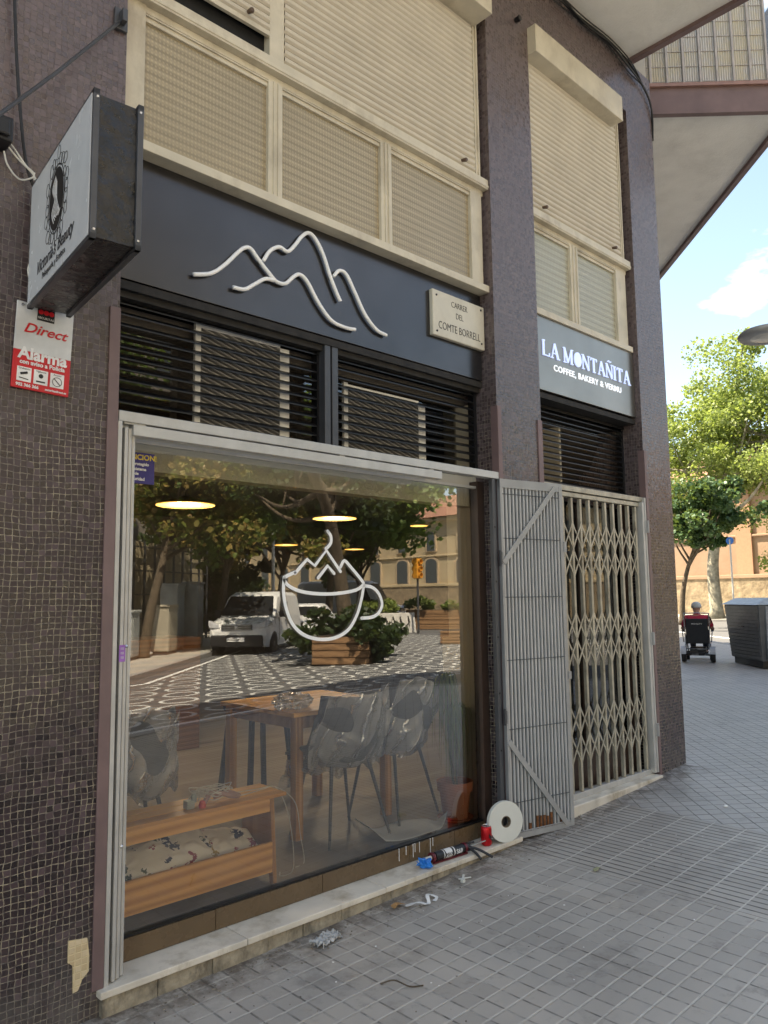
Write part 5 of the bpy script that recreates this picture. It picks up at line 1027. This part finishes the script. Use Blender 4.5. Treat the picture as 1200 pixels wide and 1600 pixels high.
def cabinet(label, x, y, w, d, h, m_, rz=R(-45)):
    c = thing('utility_cabinet', label, 'cabinet', (x, y, G(x, y)), rz, 'utility cabinets on the opposite pavement'); MB().box(-w/2, w/2, -d/2, d/2, .1, h).build('cabinet_body', m_, c, bevel=.02); MB().box(-w/2-.04, w/2+.04, -d/2-.04, d/2+.04, h, h+.07).build('cap', m_, c, bevel=.02)
    MB().box(-w/2+.04, w/2-.04, -d/2+.04, d/2-.04, 0, .1).build('plinth', M['steel_dark'], c); MB().box(-w/2+.08, w/2-.08, d/2, d/2+.01, .2, h-.1).build('door', m_, c); return c
cabinet('low grey cabinet left of the leaning tree trunk', 9.3, -16.3, .6, .45, 1.25, M['cab_grey']); cabinet('low beige cabinet right of the leaning tree trunk', 10.9, -17.3, .85, .5, 1.35, M['cab_beige'])
cabinet('tall pale grey cabinet beside the mesh fence', 12.0, -18.9, .8, .55, 2.0, M['cab_grey']); cabinet('second tall grey cabinet, closest to the white van', 12.9, -19.2, .7, .5, 2.05, M['cab_grey'])
# lamp columns
SL = thing('lamp_column', 'slim white lamp column with a forked top mirrored between the trees', 'street lamp', (17.2, -20.8, -.2)); MB().lathe([(.11, 0), (.10, .5), (.075, .6), (.05, 6.6)], 14).build('column', mat('white_column', (.55, .55, .52), .5), SL)
MB().tube([(0, 0, 6.5), (.5, .4, 7.5)], .03, 8).tube([(0, 0, 6.5), (-.12, -.1, 6.9)], .03, 8).build('arm', M['alu'], SL); MB().box(.35, .75, .3, .5, 7.48, 7.56).build('lamp_head', M['alu'], SL, bevel=.02)
q = Vector((9.0, .06)); SLn = thing('street_lamp', 'round flat grey street lamp head reaching in at the right edge', 'street lamp', (9.75, -1.25, G(9.7, -1.2)))
hx_, hy_, hz_ = 8.53, -.16, 4.16
o = MB().lathe([(.05, .05), (.13, .055), (.29, .03), (.315, .0), (.30, -.025), (.20, -.04), (.19, -.033)], 40, Matrix.Translation((hx_, hy_, hz_))).build('lamp_head', mat('lamp_grey', (.32, .325, .32), .5), smooth=True); ch_(o, SLn)
ch_(MB().lathe([(.188, -.034), (.12, -.044), (.0, -.046)], 30, Matrix.Translation((hx_, hy_, hz_))).build('lens', mat('lens', (.62, .60, .52), .2)), SLn)
ch_(MB().tube([(hx_, hy_, hz_+.04), (9.2, -.75, 4.3), (9.75, -1.25, 4.3)], .035, 10).build('arm', M['alu_grey']), SLn); ch_(MB().lathe([(.09, 0), (.08, .8), (.06, .85), (.05, 4.2)], 16, Matrix.Translation((9.75, -1.25, .08))).build('column', M['alu_grey']), SLn)
# ------------------------------------------------------------------ vans and cars
def vehicle(name, label, cat, loc, rz, Lx, Wd, H, hood, hoodh, belt, wheel_r, body, glass, group=None, box=True, cladding=True):
    v = thing(name, label, cat, loc, rz, group); hw = Wd/2; g0 = .22
    st = [(0, .45, hoodh*.62, hoodh*.66, .80), (.10, .30, hoodh*.80, hoodh*.86, .93), (.35, g0, hoodh*.86, hoodh*.95, .99), (hood, g0, belt, hoodh*1.04, 1), (hood+.62, g0, belt, H*.955, 1), (hood+1.0, g0, belt, H, 1), (Lx*.55, g0, belt, H+.01, 1), (Lx-.25, g0, belt, H-.02, 1), (Lx, g0+.1, belt, H-.14 if box else hoodh*1.05, .97)]
    if not box: st = [(0, .40, hoodh*.65, hoodh*.7, .82), (.12, .25, hoodh*.82, hoodh*.88, .95), (hood, g0, belt, hoodh*1.05, 1), (hood+.75, g0, belt, H*.97, 1), (hood+1.2, g0, belt, H, 1), (Lx-1.3, g0, belt, H-.02, 1), (Lx-.5, g0, belt, hoodh*1.15, 1), (Lx, .35, belt*.92, hoodh*.98, .92)]
    b = MB(); vs = []; 
    for x, zb, zm, zt, k in st:
        tp = .86 if zt > belt+.25 else .95; w = hw*k
        for s in (-1, 1):
            pts = [(w*.93, zb), (w, (zb+zm)/2), (w*.985, zm), (w*tp, zt-.10), (w*tp-.12, zt)]
            for y, z in (pts if s == -1 else pts[::-1]): vs.append((x, s*y, z))
    n = 10; fs = []
    for i in range(len(st)-1):
        for k in range(n-1): fs.append((i*n+k, i*n+k+1, (i+1)*n+k+1, (i+1)*n+k))
        fs.append((i*n+n-1, i*n, (i+1)*n, (i+1)*n+n-1))
    fs += [tuple(range(n))[::-1], tuple((len(st)-1)*n+k for k in range(n))]; b.add(vs, fs); b.build('body', body, v, bevel=.03)
    tw_ = hw*.86-.10
    wsh = MB().add([(hood+.03, -hw*.90, hoodh*1.04+.03), (hood+.03, hw*.90, hoodh*1.04+.03), (hood+.60, tw_, H*.955-.07), (hood+.60, -tw_, H*.955-.07)], [(0, 1, 2, 3)]); wsh.v = [(a-.035, b_, c+.02) for a, b_, c in wsh.v]; wsh.build('windscreen', glass, v, thick=.01)
    for s in (-1, 1):
        yw = lambda z: s*(hw*.985-(hw*.985-hw*.86)*(z-belt)/(H-.1-belt)+.012)
        z0_, z1_ = belt+.05, H-.28
        for x0, x1, sl_ in ((hood+.42, hood+1.25, .42), ) + (((hood+1.4, hood+2.2, 0),) if not box else ()):
            MB().add([(x0, yw(z0_), z0_), (x1, yw(z0_), z0_), (x1, yw(z1_), z1_), (x0+sl_, yw(z1_), z1_)], [(0, 1, 2, 3)]).build('side_window', glass, v, thick=.012)
        MB().box(hood+1.32, hood+1.325, s*hw-.01, s*hw+.006, .35, H-.3).box(.1+hood+.3, .1+hood+.305, s*hw-.01, s*hw+.006, .35, belt).build('door_seam', M['steel_dark'], v)
        MB().box(hood+1.1, hood+1.25, s*hw, s*(hw+.03), belt-.14, belt-.10).build('handle', M['plastic_black'], v)
        MB().box(hood+.30, hood+.42, s*(hw+.02), s*(hw+.22), belt+.0, belt+.22).build('wing_mirror', M['plastic_black'], v, bevel=.03)
        MB().prism([(s*hw*.55, hoodh*.72), (s*hw*.93, hoodh*.76), (s*hw*.95, hoodh*.96), (s*hw*.62, hoodh*.84)], .02, .28, 'x').build('headlight', mat('headlight', (.55, .56, .58), .15) if 'headlight' not in bpy.data.materials else bpy.data.materials['headlight'], v, bevel=.02)
        for xw in (.82, Lx-.75):
            MW = Matrix.Translation((xw, s*(hw-.10), wheel_r)) @ Matrix.Rotation(R(90), 4, 'X')
            MB().lathe([(wheel_r*1.13, -.08*s-.02), (wheel_r*1.13, -.08*s+.02)], 24, MW).build('wheel_arch', M['plastic_black'], v)
            wh = MB().lathe([(wheel_r*.62, -.11), (wheel_r*.95, -.11), (wheel_r, -.07), (wheel_r, .07), (wheel_r*.95, .11), (wheel_r*.62, .11)], 24, MW).build('wheel', M['rubber'], v); MB().lathe([(wheel_r*.6, -.105), (wheel_r*.5, -.09), (.05, -.115), (.05, .115), (wheel_r*.5, .09), (wheel_r*.6, .105)], 20, MW).build('rim', M['chrome'], wh)
    MB().box(-.05, .16, -hw*.86, hw*.86, .24, .58).build('bumper', M['plastic_black'] if cladding else body, v, bevel=.05); MB().box(-.03, .12, -hw*.5, hw*.5, hoodh*.70, hoodh*.84).build('grille', M['plastic_black'], v, bevel=.02)
    gb = MB()
    for z in (.72, .77, .82): gb.box(-.04, .0, -hw*.48, hw*.48, hoodh*z-.008, hoodh*z+.008)
    gb.build('grille_bar', M['chrome'], v); pl_ = MB().box(-.07, -.05, -.26, .26, .40, .51).build('number_plate', M['white'], v); text('9744 GXH', .10, (-.072, 0, .455), ink, v, face='left', name='plate_lettering'); MB().box(-.06, -.03, -.05, .05, hoodh*.72, hoodh*.82).build('badge', M['chrome'], v, bevel=.02)
    return v
t_ = NT('van_white'); so_ = t_.n('SeparateXYZ'); t_.l(t_.n('TexCoord').outputs['Object'], so_.inputs[0]); v_ = t_.noise(t_.co('Object'), 7, 5, .8)
hood_ = t_.math('MULTIPLY', t_.math('LESS_THAN', so_.outputs[0], 1.05), t_.math('GREATER_THAN', so_.outputs[2], .78)); t_.base(t_.mix(t_.math('MULTIPLY', hood_, t_.ramp(v_, [(.5, 0.), (.56, .9)])), (.78, .78, .76), (.16, .19, .17))); t_.setp(Roughness=.3); M['van_white'] = t_.m
M['car_glass'] = mat('car_glass', (.02, .022, .025), .08, var=.05); wp_ = mat('white_paint', (.76, .76, .75), .3, var=.02)
vd = R(-39)
vehicle('small_van', 'white small van with a mottled bonnet and black bumper, mirrored left of the cup decal', 'van', (12.3, -15.7, G(13, -17)-.12), vd, 4.2, 1.8, 1.82, .95, 1.04, 1.06, .31, M['van_white'], M['car_glass'])
vehicle('parked_car', 'white estate car parked behind the small van, mirrored at the cup decal', 'car', (17.0, -19.4, -.25), vd, 4.3, 1.75, 1.45, 1.0, .95, .95, .3, wp_, M['car_glass'], box=False, cladding=False)
vehicle('large_van', 'tall white van with a roof bar mirrored right of the cup decal', 'van', (28.9, -25.6, -.2), R(-120), 5.6, 2.0, 2.5, .95, 1.25, 1.3, .35, wp_, M['car_glass'], cladding=False)
vehicle('parked_car', 'silver hatchback at the far kerb mirrored between the planters', 'car', (31.5, -36, -.2), R(100), 4.1, 1.75, 1.45, 1.0, .95, .95, .3, mat('silver_paint', (.4, .4, .41), .3, .5), M['car_glass'], box=False, cladding=False)
# planters, barriers
M['soil_leaf'] = M['leaf_green']
def planter(label, x, y, rz, w, d, h, seed, plants=1., lm_=None):
    p = thing('wooden_planter', label, 'planter', (x, y, G(x, y)-.12), rz, 'timber planters on the closed-off road'); b = MB()
    for i in range(4): b.box(-w/2, w/2, -d/2, d/2, i*h/4+.01, (i+1)*h/4-.005)
    b.build('planter_box', M['planter_wood'], p, bevel=.01); MB().box(-w/2-.02, w/2+.02, -d/2-.02, -d/2, 0, .05).box(-w/2+.05, w/2-.05, -d/2+.05, d/2-.05, h-.03, h+.005).build('soil', mat('soil', (.05, .035, .025), .95) if 'soil' not in bpy.data.materials else bpy.data.materials['soil'], p)
    if plants:
        rng = random.Random(seed); leaves_mesh('shrub', [(rng.uniform(-w/2, w/2), rng.uniform(-d/2, d/2), h+rng.uniform(.1, .5)*plants, .32*plants) for _ in range(14)], int(1600*plants), .14, seed, lm_ or M['leaf_plane'], p)
    if w > 2 and h < .8:
        rng = random.Random(77); leaves_mesh('shrub', [(rng.uniform(-1.2, 1.2), rng.choice((-1, 1))*rng.uniform(.6, 1.15), rng.uniform(.15, .7), .34) for _ in range(16)], 1800, .13, 78, lm_, p)
    return p
planter('long timber planter with bright shrubs mirrored at the right end of the window', 28.6, -22.0, R(62), 4.2, 1.0, .95, 1); planter('timber planter beside the tall white van mirrored behind the barrier', 24.3, -22.6, R(62), 1.6, 1.0, .9, 2)
planter('large timber planter holding the dark leaning tree', 12.1, -10.6, R(-40), 2.1, 1.3, .62, 3, 1.0, M['leaf_dark']); planter('low timber bench planter mirrored under the long planter', 18.2, -12.2, R(60), 1.4, .5, .4, 4, 0)
def barrier(label, x, y, rz):
    b = thing('concrete_barrier', label, 'barrier', (x, y, G(x, y)-.12), rz, 'graffiti-covered barriers'); MB().prism([(-.3, 0), (.3, 0), (.14, .9), (-.14, .9)], -1.3, 1.3, 'x').build('barrier_block', mat('barrier', (.5, .48, .44), .8) if 'barrier' not in bpy.data.materials else bpy.data.materials['barrier'], b, bevel=.02)
    g_ = MB(); rr = random.Random(int(x*10))
    for i in range(6):
        x_ = -1.0+i*.36; pts = [(x_+rr.uniform(-.1, .2), .40-z*.2, z) for z in (.12, .35, .5, .75, .3)]; g_.tube([(a, -(.33-.18*c), c) for a, _, c in pts], .022, 5); g_.tube([(a, (.33-.18*c), c) for a, _, c in pts], .022, 5)
    g_.build('graffiti', ink, b); return b
barrier('white concrete barrier with black graffiti mirrored through the cup decal', 21.6, -23.6, R(10)); barrier('white concrete barrier with black graffiti mirrored right of the cup decal', 24.0, -21.6, R(15)); barrier('white concrete barrier with black graffiti standing between the other two', 19.0, -22.2, R(10))
tl = thing('traffic_light', 'amber-bodied traffic light mirrored in front of the cream building', 'traffic light', (24.6, -20.3, -.3)); MB().lathe([(.05, 0), (.05, 3.4)], 10).build('column', M['steel_dark'], tl)
am = mat('amber_housing', (.62, .27, .03), .5); MB().box(-.16, .16, -.14, .14, 2.5, 3.4).build('housing', am, tl, bevel=.03)
for z in (2.65, 2.95, 3.25):
    for a in (0, 180): MB().lathe([(.12, .14), (.12, .24), (.10, .24), (.10, .15), (0, .15)], 14, Matrix.Translation((0, 0, z)) @ Matrix.Rotation(R(a), 4, 'Z') @ Matrix.Rotation(R(90), 4, 'X')).build('signal_lens', am, tl)
t2 = thing('traffic_light', 'amber-bodied traffic light on a pale post beyond the corner pillar', 'traffic light', (25.4, 9.55, .25)); MB().lathe([(.06, 0), (.055, 3.2)], 10).build('column', M['alu'], t2); MB().box(-.16, .16, -.16, .16, 2.15, 2.95).build('housing', am, t2, bevel=.03)
for z in (2.35, 2.7): MB().lathe([(.11, .16), (.11, .26), (.09, .26), (.09, .17), (0, .17)], 14, Matrix.Translation((0, 0, z)) @ Matrix.Rotation(R(-60), 4, 'Z') @ Matrix.Rotation(R(90), 4, 'X')).build('signal_lens', mat('red_lens', (.6, .05, .02), .3), t2)
MB().box(-.14, .14, -.1, .1, .85, 1.15).build('call_box', mat('navy_box', (.02, .04, .12), .5), t2, bevel=.02)
bs = thing('road_sign', 'small blue road sign on a thin post between the tree and the waste container', 'sign', (27.0, 7.9, .25)); MB().lathe([(.03, 0), (.03, 3.0)], 8).build('post', M['alu'], bs); MB().lathe([(.13, 0), (.13, .02)], 24, Matrix.Translation((0, 0, 2.95)) @ Matrix.Rotation(R(-90), 4, 'Y')).build('sign_plate', mat('sign_blue', (.02, .15, .5), .4), bs)
# ------------------------------------------------------------------ waste container
WC = thing('waste_container', 'large dark grey slatted waste container with a pale sloping lid at the right edge', 'waste container', (13.80, 2.62, G(13.7, 2.4)), rz=R(-135))
WC.scale = (1, 1, .82)
# local: x along the visible long side (to the right), y away
Wl, Wd_ = 1.15, 1.9
b = MB(); b.add([(0.0, 0, .13), (Wl, 0, .13), (Wl, Wd_, .13), (0, Wd_, .13), (-.08, -.05, 1.22), (Wl+.08, -.05, 1.22), (Wl+.08, Wd_+.05, 1.22), (-.08, Wd_+.05, 1.22)], [(0, 1, 2, 3), (4, 5, 6, 7), (0, 1, 5, 4), (1, 2, 6, 5), (2, 3, 7, 6), (3, 0, 4, 7)])
b.build('container_body', mat('container_grey', (.10, .103, .105), .5, dirt=.2), WC, bevel=.01)
sb = MB()
for i in range(15):
    t0 = i/15; z = .16+i*.07; o_ = -.05*(z-.13)/1.09; e_ = -.08*(z-.13)/1.09
    sb.box(e_+.02, Wl-e_-.02, o_-.012, o_+.01, z, z+.058)
sb.build('slats', mat('slat_grey', (.115, .118, .12), .45, dirt=.25), WC)
MB().add([(-.12, -.10, 1.225), (Wl+.1, -.10, 1.225), (Wl+.1, Wd_+.1, 1.225), (-.12, Wd_+.1, 1.225), (.0, .12, 1.36), (Wl-.0, .12, 1.36), (Wl-.0, Wd_-.1, 1.36), (.0, Wd_-.1, 1.36)], [(0, 1, 2, 3), (4, 5, 6, 7), (0, 1, 5, 4), (1, 2, 6, 5), (2, 3, 7, 6), (3, 0, 4, 7)]).build('lid', mat('lid_grey', (.34, .38, .41), .4), WC, bevel=.015)
MB().box(Wl+.03, Wl+.09, .06, Wd_-.06, .16, 1.2).build('front_panel', mat('panel_grey', (.27, .285, .29), .45), WC, bevel=.01); MB().box(.04, Wl-.04, .03, Wd_-.04, .0, .13).build('base', M['black_metal'], WC); MB().lathe([(.012, 0), (.012, .02)], 10, Matrix.Translation((.6, -.03, .78)) @ Matrix.Rotation(R(90), 4, 'X')).build('lock', M['chrome'], WC)
# ------------------------------------------------------------------ wheelchair and its rider
wx, wy = 13.55, 3.10; hd = R(22); WH = thing('power_wheelchair', 'black-backed powered wheelchair carrying the man in red', 'wheelchair', (wx, wy, G(wx, wy)), rz=hd)
# local: +x forward, y left
M['wc_black'] = mat('wc_black', (.010, .011, .014), .7)
def tyre(x, y, r, w_):
    MW = Matrix.Translation((x, y, r)) @ Matrix.Rotation(R(90), 4, 'X'); wh = MB().lathe([(r*.6, -w_/2), (r*.93, -w_/2), (r, -w_*.25), (r, w_*.25), (r*.93, w_/2), (r*.6, w_/2)], 24, MW).build('wheel', M['rubber'], WH, smooth=False)
    MB().lathe([(r*.58, -w_*.45), (r*.3, -w_*.3), (.02, -w_*.55), (.02, w_*.55), (r*.3, w_*.3), (r*.58, w_*.45)], 16, MW).build('rim', mat('wc_rim', (.22, .22, .23), .4, .6) if 'wc_rim' not in bpy.data.materials else bpy.data.materials['wc_rim'], wh)
tyre(-.02, .265, .165, .085); tyre(-.02, -.265, .165, .085); tyre(.50, .22, .10, .06); tyre(.50, -.22, .10, .06)
MB().box(-.13, -.075, -.205, .205, .42, .98).build('backrest', M['wc_black'], WH, bevel=.02); text('MOVILITY', .045, (-.132, -.0, .86), wt, WH, face='left', name='backrest_lettering')
fr = MB().tube(smooth_path([(-.09, .215, .35), (-.11, .225, .8), (-.12, .225, 1.06), (-.12, .19, 1.10), (-.12, -.19, 1.10), (-.12, -.225, 1.06), (-.11, -.225, .8), (-.09, -.215, .35)], 4), .012, 8)
for s in (-1, 1): fr.tube([(-.1, s*.22, .40), (.45, s*.22, .40)], .014, 8).tube([(-.1, s*.2, .40), (-.02, s*.24, .165)], .014, 8).tube([(.45, s*.22, .4), (.50, s*.2, .12)], .012, 8).tube(smooth_path([(-.1, s*.25, .45), (-.08, s*.27, .66), (.05, s*.27, .68), (.3, s*.27, .67)], 4), .011, 8)
fr.tube([(-.02, -.24, .165), (-.02, .24, .165)], .02, 8).tube([(-.08, -.2, .3), (-.08, .2, .3)], .014, 8).build('tube_frame', mat('wc_frame', (.3, .3, .32), .3, .7), WH, smooth=True)
MB().box(-.05, .35, -.15, .15, .20, .33).lathe([(.05, -.1), (.055, -.09), (.055, .0), (.03, .02)], 14, Matrix.Translation((-.02, -.10, .2)) @ Matrix.Rotation(R(90), 4, 'X')).lathe([(.05, -.1), (.055, -.09), (.055, .0), (.03, .02)], 14, Matrix.Translation((-.02, .14, .2)) @ Matrix.Rotation(R(90), 4, 'X')).build('motor_unit', M['plastic_black'], WH, bevel=.01)
MB().box(-.08, .42, -.21, .21, .42, .50).build('seat', M['wc_black'], WH, bevel=.02); MB().box(.03, .35, .245, .295, .68, .71).build('armrest', M['wc_black'], WH, bevel=.01); MB().box(.03, .35, -.295, -.245, .68, .71).build('armrest', M['wc_black'], WH, bevel=.01)
for s in (-1, 1):
    b = MB(); n = 8
    for i in range(n): a0, a1 = .5+i*2.0/n, .5+(i+1)*2.0/n; b.bar((-.02+.19*math.cos(a0+.5), s*.265, .165+.19*math.sin(a0+.5)), (-.02+.19*math.cos(a1+.5), s*.265, .165+.19*math.sin(a1+.5)), .10, .008, (0, 0, 1))
    b.build('mudguard', mat('mudguard', (.42, .43, .45), .35) if 'mudguard' not in bpy.data.materials else bpy.data.materials['mudguard'], WH)
MB().box(.62, .82, -.16, .16, .12, .14).build('footplate', M['steel_dark'], WH)
MB().tube([(.3, -.27, .71), (.33, -.27, .78)], .008, 6).box(.26, .38, -.30, -.24, .70, .73).build('joystick', M['plastic_black'], WH)
def skinned(name, chains, material, parent, sub=2, smooth=True):
    vs = []; es = []; rad = []; idx = {}
    for ch2 in chains:
        prev = None
        for key, p, r_ in ch2:
            if key not in idx: idx[key] = len(vs); vs.append(p); rad.append(r_)
            if prev is not None: es.append((prev, idx[key]))
            prev = idx[key]
    me = bpy.data.meshes.new(name); me.from_pydata(vs, es, []); o = bpy.data.objects.new(name, me); COL.objects.link(o)
    sk = o.modifiers.new('s', 'SKIN'); ly = me.skin_vertices[0] if me.skin_vertices else None
    if ly is None: me.attributes.new('x', 'FLOAT', 'POINT')
    for i, r_ in enumerate(rad): me.skin_vertices[0].data[i].radius = (r_ if isinstance(r_, tuple) else (r_, r_))
    me.skin_vertices[0].data[0].use_root = True; sb_ = o.modifiers.new('b', 'SUBSURF'); sb_.levels = sub
    dg = bpy.context.evaluated_depsgraph_get(); m2 = bpy.data.meshes.new_from_object(o.evaluated_get(dg)); bpy.data.objects.remove(o)
    m2.polygons.foreach_set('use_smooth', [True]*len(m2.polygons)); m2.materials.clear(); m2.materials.append(material); m2.name = name; o = bpy.data.objects.new(name, m2); COL.objects.link(o); o.parent = parent; return o
PR = thing('person', 'grey-haired man in a red shirt seated in the powered wheelchair, seen from behind', 'person', (wx+.088*math.cos(hd), wy+.088*math.sin(hd), G(wx, wy)), rz=hd)
PR.scale = WH.scale = (.90, .90, .78)
skin = mat('skin', (.45, .24, .17), .55, var=.06)
def body_chains(e=0.):
    spine = [('pel', (0, 0, .58), .15), ('wai', (-.01, 0, .74), .135), ('che', (-.01, 0, .92), .16), ('nk0', (.01, 0, 1.06), .075), ('nk1', (.03, 0, 1.12), .055), ('hd0', (.045, 0, 1.18), .075), ('hd1', (.05, 0, 1.25), .092), ('hd2', (.045, 0, 1.315), .07)]
    arms = [[('che', 0, 0), ('sh'+k, (-.005, s*.175, .99), .07), ('ua'+k, (.02, s*.23, .86), .052), ('el'+k, (.06, s*.27, .75), .042), ('fa'+k, (.18, s*.28, .735), .036), ('wr'+k, (.29, s*.275, .735), .026), ('pa'+k, (.34, s*.27, .735), .03)] for k, s in (('l', 1), ('r', -1))]
    legs = [[('pel', 0, 0), ('hp'+k, (.06, s*.10, .565), .095), ('th'+k, (.25, s*.11, .56), .08), ('kn'+k, (.46, s*.12, .55), .062), ('cf'+k, (.53, s*.12, .36), .055), ('an'+k, (.62, s*.12, .19), .036), ('to'+k, (.74, s*.13, .165), .035)] for k, s in (('l', 1), ('r', -1))]
    fing = []
    for k, s in (('l', 1), ('r', -1)):
        for i, dy in enumerate((-.024, -.008, .008, .024)): fing.append([('pa'+k, 0, 0), ('f%d%s' % (i, k), (.37, s*.27+dy, .738), .009), ('g%d%s' % (i, k), (.40+.006*(i in (1, 2)), s*.27+dy, .728), .008), ('h%d%s' % (i, k), (.415, s*.27+dy, .71), .007)])
        fing.append([('pa'+k, 0, 0), ('tb'+k, (.33, s*.235, .735), .010), ('tc'+k, (.36, s*.222, .73), .008)])
    return [spine]+arms+legs+fing
skinned('body', body_chains(), skin, PR)
face = MB(); face.lathe([(.012, 0), (.006, .03)], 8, Matrix.Translation((.125, 0, 1.225)) @ Matrix.Rotation(R(90), 4, 'Y')); face.build('nose', skin, PR, smooth=True)
for s in (-1, 1):
    MB().lathe([(.0, -.008), (.020, -.004), (.024, .004), (.012, .010), (.0, .008)], 12, Matrix.Translation((.045, s*.088, 1.235)) @ Matrix.Rotation(R(90), 4, 'X') @ Matrix.Diagonal((1, 1.4, 1, 1))).build('ear', skin, PR, smooth=True)
    MB().lathe([(.0, -.008), (.008, -.004), (.010, .0), (.0, .009)], 8, Matrix.Translation((.128, s*.03, 1.255))).build('eye', M['plastic_black'], PR)
def hairfn(u, v):
    th = u*2*math.pi; ph = v*math.pi*.60; d = Vector((math.sin(ph)*math.cos(th), math.sin(ph)*math.sin(th), math.cos(ph)))
    front = max(0, d.x); r_ = .098*(1+.05*noise.noise(d*6)); z = d.z
    if d.x > .3: z = max(z, .15+.5*(d.x-.3))
    return Vector((.040+d.x*r_*1.04, d.y*r_*.98, 1.255+z*r_*1.08))
MB().grid(hairfn, 28, 14).build('hair', mat('grey_hair', (.48, .48, .46), .8, var=.15, scale=60, bump=.5, bscale=120), PR, smooth=True)
rs = mat('red_shirt', (.52, .02, .055), .8, var=.12, scale=9, bump=.3, bscale=12, dist=.02)
skinned('shirt', [[('p', (0, 0, .55), .165), ('w', (-.01, 0, .74), .152), ('c', (-.012, 0, .92), .176), ('n', (.0, 0, 1.045), .095), ('n2', (.015, 0, 1.085), .07)]]+[[('c', 0, 0), ('s'+k, (-.005, s*.18, .99), .082), ('u'+k, (.02, s*.235, .86), .066), ('e'+k, (.055, s*.268, .77), .056)] for k, s in (('l', 1), ('r', -1))], rs, PR)
skinned('trousers', [[('p', (0, 0, .56), .158), ('hl', (.06, .10, .565), .104), ('tl', (.25, .11, .56), .090), ('kl', (.46, .12, .55), .072), ('cl', (.53, .12, .36), .062), ('al', (.61, .12, .21), .05)], [('p', 0, 0), ('hr', (.06, -.10, .565), .104), ('tr', (.25, -.11, .56), .090), ('kr', (.46, -.12, .55), .072), ('cr', (.53, -.12, .36), .062), ('ar', (.61, -.12, .21), .05)]], mat('dark_trousers', (.03, .035, .05), .85), PR)
for s in (-1, 1): skinned('shoe', [[('a', (.61, s*.12, .185), .05), ('b', (.68, s*.125, .172), .045), ('c', (.78, s*.13, .165), .035)]], M['plastic_black'], PR)
